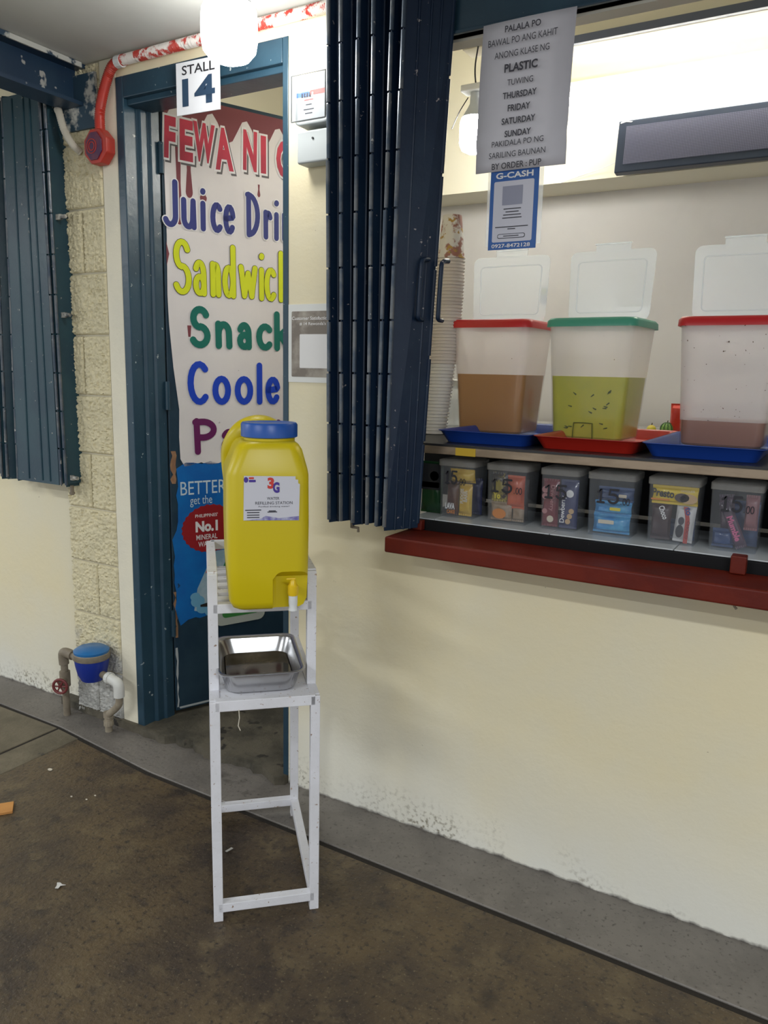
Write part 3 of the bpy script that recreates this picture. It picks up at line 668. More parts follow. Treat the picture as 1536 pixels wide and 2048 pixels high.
foilG = M('gold_foil', (.55, .33, .02), .3, col2=(.70, .50, .08), scale=20, coat=.5); foilB = M('brown_foil', (.075, .025, .018), .35, col2=(.15, .06, .035), scale=18, coat=.4)
foilO = M('orange_foil', (.55, .10, .03), .35, col2=(.42, .06, .03), scale=14, coat=.4); foilK = M('patterned_foil', (.35, .28, .04), .35, col2=(.02, .015, .02), scale=30, lo=.46, hi=.52, coat=.4)
foilT = M('tan_foil', (.25, .17, .10), .4, col2=(.42, .33, .24), scale=22, coat=.3); foilR = M('berry_red_foil', (.16, .012, .022), .35, coat=.4); foilN = M('navy_foil', (.022, .028, .10), .3, col2=(.035, .04, .14), scale=12, coat=.4)
foilS = M('sky_blue_foil', (.015, .21, .50), .25, col2=(.10, .40, .62), scale=16, coat=.6); foilD = M('dark_blue_foil', (.012, .035, .12), .3, col2=(.02, .07, .2), scale=16, coat=.5)
foilY = M('yellow_pack', (.66, .47, .01), .35, coat=.4); foilC = M('choco_pack', (.03, .012, .018), .35, col2=(.06, .02, .02), scale=10, coat=.4); foilW = M('white_pack', (.58, .57, .56), .4, coat=.3)
foilP = M('plum_foil', (.055, .03, .06), .35, col2=(.12, .06, .09), scale=14, coat=.4); foilK2 = M('black_pack', (.012, .014, .018), .4, coat=.3)
dullpink = M('dull_pink_ink', (.45, .20, .20), .5); cookie = M('cookie_tan', (.50, .33, .17), .6); tanInk = M('cream_ink', (.62, .55, .42), .5); orangeInk = M('orange_ink', (.62, .20, .02), .5)
def snack_box(label, x0, w_, ztop=.158, d=.105, y0=.062, price=None, px_=0, pz=.10, ps=.05, zeros=True):
    s = thing('snack_box', label, 'box', (x0 + w_ / 2, y0 + d / 2, LZ + .0004), 0, 'clear price boxes on the ledge'); h = w_ / 2; t = .0016; tp = .004
    b_ = MB()
    b_.rings([[(x, y, z) for x, y in rrect(-h + i, h - i, -d / 2 + i, d / 2 - i, .008, 3)] for z, i in ((0, tp), (ztop, 0), (ztop, t), (t, tp + t))])
    b_.build('tub', clearB, s, smooth=True)
    loft([(ztop - .012, -h - .002, h + .002, -d / 2 - .002, d / 2 + .002, .009), (ztop + .004, -h - .002, h + .002, -d / 2 - .002, d / 2 + .002, .009), (ztop + .007, -h + .006, h - .006, -d / 2 + .006, d / 2 - .006, .006)], 3).build('lid', clearL, s, smooth=True)
    if price:
        yy = -d / 2 - .0022
        brush(price, ink, s, px_, yy, pz, ps, .034, .0030, name='marker_price')
        if zeros: brush('.00', ink, s, px_ + ps + .001, yy, pz - .002, .024, .070, .0011, name='marker_price')
    return s
snack_box('clear box with gold and brown packets next to the shutter', -.972, .108, price='15', px_=-.030, pz=.098, ps=.036)
snack_box('clear box with orange packets second from the shutter', -.826, .116, price='15', px_=-.040, pz=.088, ps=.062)
snack_box('clear box with red and navy biscuit packets third from the shutter', -.672, .100, price='15', px_=-.034, pz=.086, ps=.060, zeros=False)
snack_box('clear box with sky blue packets in the middle of the row', -.546, .116, price='15', px_=-.030, pz=.088, ps=.056)
snack_box('clear box with yellow and white biscuit packets', -.396, .118)
snack_box('clear box with a diagonal dark packet near the right edge', -.252, .112, price='15', px_=-.028, pz=.098, ps=.045)
snack_box('clear box cut off at the right edge', -.116, .110)
Z = LZ + .0045; YF = .090
packet('brown lava cake packet standing at the front left of its box', -.938, YF, Z, .036, .095, .020, foilB, [('LAVA', wInk, -.003, .026, .030, .018, 0, .05), ('CAKE', orangeInk, .0, .010, .026, .010, 0, .04)])
packet('gold banana cake bar packet beside the brown lava cake packet', -.898, YF, Z, .040, .092, .020, foilG, [('FUDGEE', tanInk, -.007, .058, .042, .010, -PI / 2, .04), ('BARR', tanInk, .004, .058, .032, .012, -PI / 2, .05)])
packet('second gold packet lying on top of the cake packets', -.912, YF + .012, Z + .094, .075, .040, .030, foilG, rx=.25)
packet('dark navy packet behind the gold cake bar', -.886, YF + .042, Z, .040, .105, .016, foilN)
packet('tan packet at the back of the first box', -.922, YF + .046, Z, .040, .115, .016, foilT)
packet('yellow and black patterned packet in the second box', -.797, YF, Z + .052, .044, .082, .018, foilK, [('Yo', M('yellow_ink', (.7, .58, .02), .5), -.004, .018, .022, .018, 0, .05)])
packet('orange puffed packet at the upper right of the second box', -.750, YF + .002, Z + .036, .050, .092, .026, foilO)
packet('tan packet with an orange fruit picture in the second box', -.790, YF + .003, Z, .062, .054, .022, foilT, pics=[(circ(-.002, .020, .020, .014, 20), orangeInk)])
packet('small pale brown packet in the lower right of the second box', -.742, YF + .006, Z, .034, .046, .018, foilT)
packet('dark packet at the back of the second box', -.768, YF + .044, Z, .080, .120, .018, foilK2)
packet('red Dewberry biscuit packet in the third box', -.650, YF, Z, .044, .128, .020, foilR, [('Dewberry', dullpink, .006, .078, .070, .015, PI / 2, .01)], pics=[(circ(-.013, .100, .009), dullpink), (circ(-.013, .082, .008), dullpink), (circ(.004, .022, .009), tanInk), (circ(-.012, .042, .007), dullpink)])
packet('navy Dewberry biscuit packet in the third box', -.600, YF, Z, .048, .130, .020, foilN, [('Dewberry', wInk, -.012, .052, .072, .016, -PI / 2, .01)], pics=[(circ(.010, .048, .007), cookie), (circ(.006, .034, .007), cookie), (circ(.002, .020, .007), cookie), (circ(.004, .094, .010), wInk)])
packet('sky blue packet lying at the bottom of the fourth box', -.488, YF + .008, Z, .094, .050, .034, foilS, pics=[(rr(-.030, .010, .026, .036, .002), tanInk)])
packet('sky blue packet with yellow mark lying in the middle of the fourth box', -.486, YF + .006, Z + .048, .094, .036, .030, foilS, pics=[(rr(-.005, .022, .014, .022, .002), M('yellow_ink', (.7, .58, .02), .5))])
packet('dark blue packet lying on top in the fourth box', -.482, YF + .012, Z + .082, .090, .038, .030, foilD, pics=[(rr(.01, .03, .014, .022, .002), tanInk)])
packet('yellow Presto biscuit packet lying across the top of the fifth box', -.336, YF - .004, Z + .092, .108, .046, .022, foilY, [('Presto', ink, -.026, .028, .052, .020, .05, .03), ('CHOCOLATE', tanInk, .030, .037, .032, .005, -.05, .01)],
       pics=[(circ(.018, .020, .017, .011), foilC), (circ(.034, .018, .020, .012), cookie), (rr(-.054, -.010, .010, .014, .001), orangeInk)])
packet('dark chocolate biscuit packet on the left of the fifth box', -.366, YF + .008, Z, .048, .094, .022, foilC, [('Choco', wInk, .006, .070, .034, .014, PI / 2 - .4, .02)])
packet('white choco stick packet leaning on the right of the fifth box', -.312, YF + .002, Z, .046, .096, .022, foilW, [('CHOCO', foilR, .010, .034, .045, .007, PI / 2, .03), ('to', navy, .006, .080, .020, .014, PI / 2 - .3, .04)],
       pics=[([(.004, .0), (.014, .0), (.012, .06), (.004, .09), (-.006, .09), (.002, .06)], M('pack_red', (.40, .05, .04), .5)), (circ(-.008, .028, .009, .016), ink), (circ(-.007, .054, .007, .010), inkG)], ry=.06)
packet('dark tin coloured packet at the bottom of the fifth box', -.338, YF + .036, Z, .098, .050, .020, foilD)
packet('dark plum packet with pink lettering leaning diagonally in the sixth box', -.176, YF - .002, Z + .004, .026, .118, .016, foilP, [('Mumble', M('pink_ink', (.55, .12, .25), .5), .0, .05, .062, .014, PI / 2, .04)], ry=-.42)
packet('pink brown packet upright at the right of the sixth box', -.163, YF + .014, Z + .045, .030, .085, .016, M('pinkish_foil', (.25, .10, .11), .35, coat=.4))
packet('plum packet at the left of the sixth box', -.212, YF + .030, Z + .03, .034, .095, .016, foilP, ry=-.12)
packet('crumpled blue packet at the bottom left of the sixth box', -.220, YF + .004, Z, .048, .045, .026, foilD)
packet('dark blue packet at the back of the sixth box', -.190, YF + .048, Z, .085, .110, .016, foilD)
packet('tan packet in the box cut off at the right edge', -.065, YF + .01, Z, .07, .11, .02, foilT)
cb = packet('green and black snack bag standing between shutter and first box', -1.010, .10, LZ + .001, .070, .150, .030, M('green_black_bag', (.008, .045, .015), .3, coat=.5), pics=[(rr(-.035, .035, .070, .145, .004), foilK2), (rr(-.03, .03, .076, .092, .003), wInk), (circ(.014, .11, .014), M('pale_ink', (.55, .66, .72), .5))])

# ---- trays with drink containers
CT = 1.1562
def tray(label, x0, x1, y0, y1, mat):
    t = thing('tray', label, 'tray', ((x0 + x1) / 2, (y0 + y1) / 2, CT + .0004)); hx, hy = (x1 - x0) / 2, (y1 - y0) / 2
    b_ = MB()
    S = [(0, .022), (.030, .006), (.033, .0), (.0345, .0), (.0335, .003), (.030, .008), (.0030, .0245)]
    b_.rings([[(x, y, z) for x, y in rrect(-hx + i, hx - i, -hy + i, hy - i, .022, 5)] for z, i in S])
    b_.build('dish', mat, t, smooth=True, angle=50); return t
tray('blue tray under the tan drink beside the shutter', -1.008, -.725, .105, .640, trayB)
tray('red tray under the green drink', -.722, -.436, .110, .645, trayR)
tray('blue tray under the mauve drink at the right edge', -.433, -.145, .105, .640, trayB)
milk = CLEAR('milky_plastic', (.96, .93, .92), .34, .3, specks=(150, .80, (.12, .09, .07)), ior=1.12, tl_=.65)
milk3 = CLEAR('milky_plastic_spotted', (.96, .94, .94), .38, .3, specks=(120, .745, (.12, .09, .07)), ior=1.12, tl_=.65)
wetP = CLEAR('wetted_plastic', (.95, .93, .90), .06, .15, ior=1.15)   # below the drink the wall is wet and clear
lidM = CLEAR('frosted_lid', (.88, .93, .97), .40, .2, ior=1.2, tl_=.65)
def container(label, x, y, rz, rim, body, liq, level, side='l', lean=0, mark=False):
    c = thing('drink_container', label, 'container', (x, y, CT + .0045), rz); H_ = .350
    def sec(z, i=0): t = z / H_; return (z, -.106 - .020 * t + i, .106 + .020 * t - i, -.098 - .018 * t + i, .086 + .036 * t - i, .026)
    b_ = MB()
    b_.rings([[(px_, py_, z) for px_, py_ in rrect(*sec(zz_, i)[1:5], .024, 5)] for zz_, i, z in ((0, .006, 0), (.006, 0, .006), (level, 0, level), (H_, 0, H_), (H_, .002, H_), (level, .002, level), (.008, .002, .008), (.003, .007, .003))])
    tb_ = b_.build('tub', body, c, smooth=True); tb_.data.materials.append(wetP)
    for f in tb_.data.polygons:
        if f.center.z < level + .001: f.material_index = 1
    lq = MB(); lq.rings([[(px_, py_, z) for px_, py_ in rrect(*sec(zz_, i)[1:5], .022, 5)] for zz_, i, z in ((.009, .008, .0095), (.015, .0035, .015), (level, .0035, level))])
    lq.build('drink', liq, c, smooth=True)
    if liq.name == 'green_drink':
        random.seed(4)
        for k in range(16):
            xx = random.uniform(-.09, .075); z0 = random.uniform(.03, level - .02); a = random.uniform(-.7, .9)
            yy = -.098 - .018 * z0 / H_ + .0027
            MB().tube([(xx, yy, z0), (xx + .011 * math.cos(a), yy, z0 + .011 * math.sin(a))], [.0012, .0022], 6).build('mint_shred', M('leaf_bit', (.07, .10, .02), .6), c)
        MB().tube(smoothpath([(-.035, -.1015, .008), (-.033, -.1025, .05), (-.028, -.1025, .056), (.018, -.1025, .056), (.023, -.1025, .05), (.025, -.1015, .008)], 4), .0012, 6).build('mould_mark', M('leaf_bit', (.07, .10, .02), .6), c)
    # coloured rim
    o_ = sec(H_); rm = MB(); x0, x1, y0, y1 = o_[1:5]
    rm.rings([[(px_, py_, z) for px_, py_ in rrect(x0 - e, x1 + e, y0 - e, y1 + e, .028, 5)] for z, e in ((H_ - .018, .001), (H_ - .019, .008), (H_ - .002, .007), (H_ + .006, .0), (H_ + .006, -.014), (H_ + .001, -.014), (H_ + .001, -.003), (H_ - .015, -.001))], False, False)
    rm.build('rim', rim, c, smooth=True, angle=50)
    # clear top and the flap that stands open
    loft([(H_ + .0025, x0 + .015, x1 - .015, y0 + .11, y1 - .015, .02), (H_ + .0045, x0 + .015, x1 - .015, y0 + .11, y1 - .015, .02)], 4).build('top_plate', lidM, c)
    fp = MB(); P = rr(-.126, .126, 0, .205, .022, 5)
    P = [(px_ * (1 + .06 * (pz / .205)) * .97, pz) for px_, pz in P]
    fp.prism(P, -.0012, .0012)
    Q = rr(-.098, .098, .025, .175, .012, 4); Q = [(px_ * (1 + .06 * pz / .205), pz) for px_, pz in Q]
    flap = fp.build('flap', lidM, c, (0, -.098 + .135, H_ + .006), (lean, 0, 0))
    n = len(Q); V = []
    for (px_, pz) in Q: V += [(px_, -.0012, pz)]
    mb2 = MB(); k = [Vector((px_, -.0018, pz)) for px_, pz in Q] + [Vector((Q[0][0], -.0018, Q[0][1]))]
    mb2.tube(k, .0022, 6).build('ridge', lidM, flap)
    MB().prism(rr(-.052, .052, .203, .226, .003), -.001, .001).box(-.054, .054, -.007, .002, .222, .2255).build('grip', lidM, flap)
    MB().tube([(-.10, .0, .002), (.10, 0, .002)], .004, 8).build('hinge', lidM, flap)
    return c
tanD = M('tan_drink', (.44, .20, .045), .5); greenD = M('green_drink', (.46, .46, .010), .5, col2=(.42, .43, .01), scale=20); mauveD = M('mauve_drink', (.30, .13, .085), .5)
container('milky tub with red rim holding tan drink', -.966, .478, 0, rimR, milk, tanD, .190, lean=-.03)
container('milky tub with green rim holding yellow green drink', -.645, .462, -.06, rimG, milk, greenD, .190, lean=-.05)
container('spotted milky tub with red rim holding a little mauve drink', -.284, .478, 0, rimR, milk3, mauveD, .078, lean=-.03)

# ---- cups
cupW = M('cup_white', (.62, .56, .50), .6); cupP = M('cup_print', (.66, .64, .60), .5, col2=(.30, .13, .10), scale=22, lo=.50, hi=.56, specks=[((.40, .24, .05), 30, .60), ((.16, .22, .04), 26, .64), ((.55, .20, .17), 18, .66)])
def cupmesh(r0, r1, h, name):
    m = MB(); m.lathe([(r1 * 1.0, 0), (r1 + .0034, .001), (r1 + .0034, .0040), (r1, .0050), (r0, h), (r0 - .002, h), (r0 - .003, h - .004), (.001, h - .004)], n=18)
    # inside wall, so that it nests
    m.lathe([(r0 - .004, h - .006), (r1 - .0014, .0005)], n=18)
    return m
cm1 = cupmesh(.030, .043, .130, 'cup').mesh('cup', smooth=True); cm1.materials.append(cupW)
cm1p = cm1.copy(); cm1p.materials.clear(); cm1p.materials.append(cupP)
cm2 = cupmesh(.028, .040, .085, 'cup').mesh('cup', smooth=True); cm2.materials.append(M('cup_plain', (.66, .63, .58), .5))
random.seed(9)
def path(t): return (-1.150 + .030 * t + .012 * math.sin(t * 3.0), .372 + .02 * t)
zc = CT + .001
for i in range(22):
    o = bpy.data.objects.new('paper_cup', cm2); COL.objects.link(o); x, y = path(i / 60)
    o.location = (x + random.uniform(-.0008, .0008), y, zc); zc += .0106
    tag(o, 'plain white cup nested upside down in the lower stack behind the shutter', 'cup', 'plain cups in the lower stack')
zc += .085 - .0106 + .001
zc -= .085
n1 = 33
for i in range(n1):
    last = i == n1 - 1
    o = bpy.data.objects.new('paper_cup', cm1p if last else cm1); COL.objects.link(o); x, y = path((22 + i * 1.15) / 60)
    o.location = (x + random.uniform(-.001, .001), y, zc); zc += .0101
    if last: tag(o, 'flower printed cup upside down on top of the tall cup stack', 'cup', 'printed cups in the upper stack')
    else: tag(o, 'paper cup with only its rim showing in the tall upper stack behind the shutter', 'cup', 'printed cups in the upper stack')

# ---- things on the counter behind
jug = thing('water_jug', 'clear plastic jug with white cap behind the cup stack', 'jug', (-1.255, .72, CT))
MB().lathe([(.045, .0), (.055, .01), (.055, .10), (.045, .125), (.026, .14), (.026, .15)], n=20).build('body', CLEAR('jug_clear', (.75, .8, .82), .35, .2), jug, smooth=True)
MB().lathe([(.030, .150), (.030, .170), (.022, .174)], n=16).build('cap', whiteP, jug, smooth=True)
MB().tube(smoothpath([(.05, -.02, .11), (.075, -.03, .09), (.075, -.03, .04), (.05, -.02, .02)]), .006, 8).build('handle', whiteP, jug, smooth=True)
bc = thing('blue_cloth', 'crumpled blue cloth on the counter behind the first tray', 'cloth', (-1.13, .66, CT))
cl = MB(); R = []
for j in range(6):
    R.append([(.05 * (1 - (j / 6) ** 2) * math.cos(a * PI / 8) * (1 + .2 * math.sin(a * 1.9)), .035 * (1 - (j / 6) ** 2) * math.sin(a * PI / 8) * (1 + .2 * math.cos(a * 1.3 + j)), .0001 + .008 * j) for a in range(16)])
cl.rings(R).build('folds', M('cloth_blue', (.01, .10, .30), .8), bc, smooth=True)
sh = thing('back_table', 'pale table top far behind the drink containers', 'table', (-.62, 1.40, .032))
box('top', M('table_pale', (.5, .5, .5), .5), sh, -1.0, 1.2, -.30, .30, 1.075, 1.105)
for x in (-.95, 1.12):
    for y in (-.26, .24): box('leg', whiteP, sh, x, x + .03, y, y + .03, 0, 1.075)
def lathe_fruit(name, label, cat, x, y, r, mat, stripes=None):
    f = thing(name, label, cat, (x, y, 1.1375)); b_ = MB()
    b_.lathe([(max(.001, r * math.sin(PI * i / 12)), r - r * math.cos(PI * i / 12)) for i in range(13)], n=24); b_.build('rind', mat, f, smooth=True)
    if stripes:
        for k in range(10):
            a = k * PI / 5
            MB().tube([(1.005 * r * math.sin(PI * i / 14) * math.cos(a + .06 * (i % 2)), 1.005 * r * math.sin(PI * i / 14) * math.sin(a + .06 * (i % 2)), r - 1.005 * r * math.cos(PI * i / 14)) for i in range(1, 14)], .0022, 5).build('stripe', stripes, f)
    MB().tube([(0, 0, 2 * r - .002), (.002, 0, 2 * r + .008)], .002, 6).build('stem', M('stem_brown', (.10, .07, .03), .7), f)
lathe_fruit('melon', 'small striped green melon behind the green drink', 'melon', -.575, 1.20, .024, M('melon_green', (.20, .36, .08), .5), M('melon_stripe', (.03, .10, .02), .5))
lathe_fruit('lemon', 'small yellow fruit beside the striped melon', 'fruit', -.632, 1.20, .018, M('lemon_yellow', (.62, .50, .05), .5))
rp = thing('red_bag', 'red plastic bag beside the melon behind the spotted tub', 'bag', (-.535, 1.22, 1.1375))
pillow(.07, .12, .05).build('wrapper', M('red_bag', (.55, .03, .01), .4), rp, smooth=True)
stc = thing('wall_sticker', 'small blue and green sticker on the grey back wall', 'sticker', (-1.28, 1.739, 1.685))
flat(rr(-.014, .014, 0, .075, .002), M('sticker_blue', (.12, .18, .32), .5), stc, -.0005, 'sheet'); flat(rr(-.010, .010, .040, .070, .002), M('sticker_olive', (.30, .34, .12), .5), stc, -.0010, 'picture')

# ---- upper fittings inside
led = thing('led_sign', 'switched off black LED dot matrix sign above the containers', 'sign', (-.91, 1.462, 2.163), 0, rot=(math.radians(-7), 0, 0))
box('case', M('led_case', (.012, .022, .045), .35), led, 0, 1.0, -.02, .02, 0, .205, bevel=.004)
dots = bpy.data.materials.new('led_dots'); dots.use_nodes = True
_n = dots.node_tree.nodes; _l = dots.node_tree.links; _b = _n['Principled BSDF']; _b.inputs['Roughness'].default_value = .5
_tc = _n.new('ShaderNodeTexCoord'); _v = _n.new('ShaderNodeTexVoronoi'); _v.inputs['Scale'].default_value = 170; _v.inputs['Randomness'].default_value = 0
_mp = _n.new('ShaderNodeMapping'); _mp.inputs['Scale'].default_value = (1, 0, 1); _l.new(_tc.outputs['Object'], _mp.inputs[0]); _l.new(_mp.outputs[0], _v.inputs['Vector'])
_r = _n.new('ShaderNodeMapRange'); _r.inputs[1].default_value = .3; _r.inputs[2].default_value = .45; _l.new(_v.outputs['Distance'], _r.inputs[0])
_x = _n.new('ShaderNodeMix'); _x.data_type = 'RGBA'; _x.inputs[6].default_value = (.085, .09, .15, 1); _x.inputs[7].default_value = (.025, .028, .055, 1); _l.new(_r.outputs[0], _x.inputs[0]); _l.new(_x.outputs[2], _b.inputs['Base Color'])
box('dot_panel', dots, led, .032, .97, -.0215, -.0201, .03, .178)
flat([(.008, .192), (.008, .198), (.03, .201), (.055, .196), (.05, .193), (.028, .197)], wInk, led, -.0205, 'scuff')
MB().tube(smoothpath([(0, .0, .05), (-.06, -.0, .03), (-.14, .02, .02), (-.24, .03, .0)]), .0015, 6).build('power_lead', whiteP, led)
tl = thing('tube_lamp', 'lit fluorescent tube on the wall over the LED sign', 'lamp', (-1.16, 1.50, 2.47))
box('batten', whiteP, tl, 0, 1.25, -.035, .0, .028, .075, bevel=.003)
MB().lathe([(.0165, .03), (.0165, 1.22)], (0, -.052, .012), 'x', 16).build('tube', EM('tube_glow', (1, .98, .93), TUBE_E), tl, smooth=True)
for x in (.0, 1.22): box('end_holder', whiteP, tl, x, x + .03, -.066, .0, -.008, .045, bevel=.003)
ib = thing('stall_bulb', 'lit bulb hanging on a wire inside the stall left of the notice', 'light bulb', (-1.335, 1.0, 2.80))
MB().tube(smoothpath([(0, 0, 0), (.01, .01, -.15), (-.005, 0, -.30), (0, 0, -.37)]), .003, 6).build('cord', ink, ib)
MB().box(-.05, .05, -.03, .03, -.40, -.375).build('ceiling_rose', whiteP, ib, bevel=.004)
MB().lathe([(.018, -.40), (.020, -.44), (.03, -.46), (.048, -.49)], n=18).build('collar', M('bulb_collar', (.55, .60, .66), .4), ib, smooth=True)
MB().lathe([(.048, -.49), (.055, -.51), (.055, -.58), (.045, -.605), (.02, -.617), (.001, -.619)], n=22).build('diffuser', EM('inner_bulb_glow', (1, .98, .92), INBULB_E), ib, smooth=True)
MB().tube(smoothpath([(-.02, -.02, -.42), (-.05, -.03, -.47), (-.075, -.04, -.53)]), .002, 6).build('pull_cord', ink, ib)
jb = thing('cable_trunking', 'cream cable trunking and box under the stall ceiling', 'trunking', (-1.36, 1.045, 2.62))
MB().box(-.12, 1.2, .02, .06, .10, .15).box(-.04, .06, -.04, .05, -.06, .05).box(-.02, .04, -.30, .02, .05, .085).build('cover', pvcM, jb, bevel=.003)
MB().tube([(-.3, -.02, .0), (-.04, -.01, .01)], .005, 6).build('cable', ink, jb)

# ================================================================== STAND, TANK, PAN
SX, SY, SR = -1.208, -.611, math.atan2(.688, .7255)
st = thing('metal_stand', 'tall white flaking metal stand in front of the doorway', 'stand', (SX, SY, 0), SR)
W_, D_ = .238, .430; U = .075; hb = .0115; PZ = .566
for x in (0, W_): MB().bar((x, 0, 0), (x, 0, PZ + .010), hb).build('leg', rustW, st, bevel=.0015)
for x in (0, W_): MB().bar((x, D_, 0), (x, D_, .868), hb).build('leg', rustW, st, bevel=.0015)
for x in (0, W_): MB().bar((x, U, PZ), (x, U, .868), hb).build('upper_post', rustW, st, bevel=.0015)
def rail(p, q, nm='rail', w_=hb, h=None): MB().bar(p, q, w_, h).build(nm, rustW, st, bevel=.0012)
for z in (.036,):
    rail((0, 0, z), (W_, 0, z)); rail((0, D_, z + .012), (W_, D_, z + .012)); rail((W_, 0, z), (W_, D_, z + .01)); rail((0, 0, z), (0, D_, z + .01))
for z in (PZ,):
    rail((0, 0, z), (W_, 0, z), h=.013); rail((0, D_, z), (W_, D_, z)); rail((W_, 0, z), (W_, D_, z)); rail((0, 0, z), (0, D_, z))
box('shelf_plate', rustW, st, .004, W_ - .004, .004, D_ - .004, PZ + .004, PZ + .009)
TZ = .782
rail((0, U, TZ), (W_, U, TZ)); rail((0, D_, TZ), (W_, D_, TZ)); rail((W_, U, TZ), (W_, D_, TZ)); rail((0, U, TZ), (0, D_, TZ))
for k in range(5): box('slat', rustW, st, .008, W_ - .008, U + .030 + k * .064, U + .062 + k * .064, TZ + .002, TZ + .0115, bevel=.001)
AZ = .860
rail((0, U, AZ), (0, D_, AZ)); rail((W_, U, AZ), (W_, D_, AZ)); rail((0, D_, AZ), (W_, D_, AZ))
MB().tube([(.055, -.012, PZ - .01), (.056, -.014, PZ - .03), (.053, -.013, PZ - .05), (.058, -.014, PZ - .062)], .0012, 5).build('loose_thread', pvcM, st)

tk = thing('water_tank', 'yellow plastic water tank with blue cap standing on the white stand', 'water container', (SX, SY, TZ + .0120), SR)
x0, x1, y0, y1 = .033, .222, -.010, .265
body = loft([(.0, x0 + .022, x1 - .018, y0 + .020, y1 - .02, .022), (.006, x0 + .012, x1 - .010, y0 + .010, y1 - .01, .025), (.022, x0 + .004, x1 - .003, y0 + .003, y1 - .003, .028),
             (.10, x0, x1, y0, y1, .030), (.200, x0 - .001, x1 + .001, y0 - .002, y1, .030), (.318, x0, x1, y0, y1, .030), (.330, x0 + .003, x1 - .002, y0 + .002, y1 - .004, .030),
             (.376, x0 + .020, x1 - .014, y0 + .010, y1 - .05, .032), (.388, x0 + .028, x1 - .022, y0 + .014, y1 - .08, .034), (.394, x0 + .036, x1 - .030, y0 + .020, y1 - .10, .034)], 6)
bo = body.build('tmp', tankY, None)
cut = loft([(-.02, .136, .30, -.05, .020, .012), (.076, .136, .30, -.05, .020, .012), (.094, .150, .30, -.05, -.010, .010)], 4).build('tmp2', tankY, None)
md = bo.modifiers.new('b', 'BOOLEAN'); md.operation = 'DIFFERENCE'; md.object = cut; md.solver = 'EXACT'
dg = bpy.context.evaluated_depsgraph_get(); dg.update()
bme = bpy.data.meshes.new_from_object(bo.evaluated_get(dg)); bpy.data.objects.remove(bo); bpy.data.objects.remove(cut)
bmm = bmesh.new(); bmm.from_mesh(bme)
for f in bmm.faces: f.smooth = True
for e in bmm.edges:
    if len(e.link_faces) == 2 and e.calc_face_angle(0) > math.radians(42): e.smooth = False
bmm.to_mesh(bme); bmm.free()
obj('body', bme, tankY, tk)
CX, CY = .137, .082
MB().lathe([(.060, .385), (.060, .404)], (CX, CY, 0), n=32).build('neck', tankY, tk, smooth=True)
cp = MB(); R = []
for r, h in ((.0625, .400), (.0655, .402), (.0655, .430), (.063, .4345), (.050, .4345), (.048, .433), (.001, .433)):
    R.append([(CX + (r + (.0008 if (i % 2 and .401 < h < .431) else 0)) * math.cos(2 * PI * i / 64), CY + (r + (.0008 if (i % 2 and .401 < h < .431) else 0)) * math.sin(2 * PI * i / 64), h) for i in range(64)])
cp.rings(R).build('cap', capB, tk, smooth=True, angle=40)
MB().tube(smoothpath([(.050, .225, .28), (.050, .218, .34), (.060, .20, .375), (.084, .185, .404), (.118, .180, .416), (.150, .182, .410), (.178, .195, .385), (.186, .21, .34)], 6), [.017 + .013 * math.sin(PI * i / 42) for i in range(43)], 12).build('handle', tankY, tk, smooth=True)
tp = MB().tube([(.182, .021, .052), (.182, -.016, .052)], .008, 12).build('tap', tapY, tk, smooth=True)
MB().lathe([(.0115, .040), (.0125, .045), (.0125, .062), (.009, .066), (.006, .078)], (.182, -.020, 0), n=16).build('valve_body', tapY, tp, smooth=True)
MB().box(.166, .187, -.026, -.020, .078, .082).box(.1785, .1855, -.026, -.014, .062, .080).build('lever', tapY, tp, bevel=.001)
lab(MB().lathe([(.0105, .040), (.0105, .022), (.0095, .012), (.0115, .004), (.009, .004), (.007, .03)], (.182, -.020, 0), n=16).build('spout', whiteP, tp, smooth=True), 'white plastic spout')
lb = MB().prism([(.070, .218), (.196, .216), (.198, .300), (.194, .302), (.194, .310), (.188, .311), (.188, .318), (.072, .320)], -.0135, -.0122).build('label', M('label_white', (.62, .62, .68), .4), tk)
LYY = -.0141
flat([(.075, .218), (.196, .2165), (.196, .226), (.150, .222), (.12, .228), (.11, .222)], M('label_splash', (.16, .14, .38), .5, col2=(.45, .46, .60), scale=60), lb, LYY + .0004, 'printed_band')
text('3', M('logo_red', (.60, .04, .03), .5), lb, .132, LYY, .303, .015, .026, .05); text('G', M('logo_violet', (.06, .03, .28), .5), lb, .144, LYY - .0004, .293, .015, .025, .05)
for s, x, z, w_, h_ in (('WATER', .137, .268, .028, .0065), ('REFILLING STATION', .139, .2575, .084, .0068), ('Purified drinking water!', .139, .249, .070, .0042)): text(s, inkG, lb, x, LYY, z, w_, h_, .0)
flat(circ(.0765, .311, .005, .0065, 12), MATS['logo_violet'], lb, LYY + .0003, 'logo_mark'); flat(rr(.083, .094, .3125, .317, .001), MATS['logo_red'], lb, LYY + .0003, 'logo_tag'); flat(rr(.083, .098, .3055, .311, .001), MATS['logo_violet'], lb, LYY + .0003, 'logo_tag')
for z, xa, w_ in ((.2405, .074, .036), (.235, .078, .028), (.229, .078, .028), (.2235, .078, .028), (.238, .127, .016), (.2355, .124, .022)): flat(rr(xa, xa + w_, z, z + .0022, .0004), inkG, lb, LYY + .0003, 'small_print')

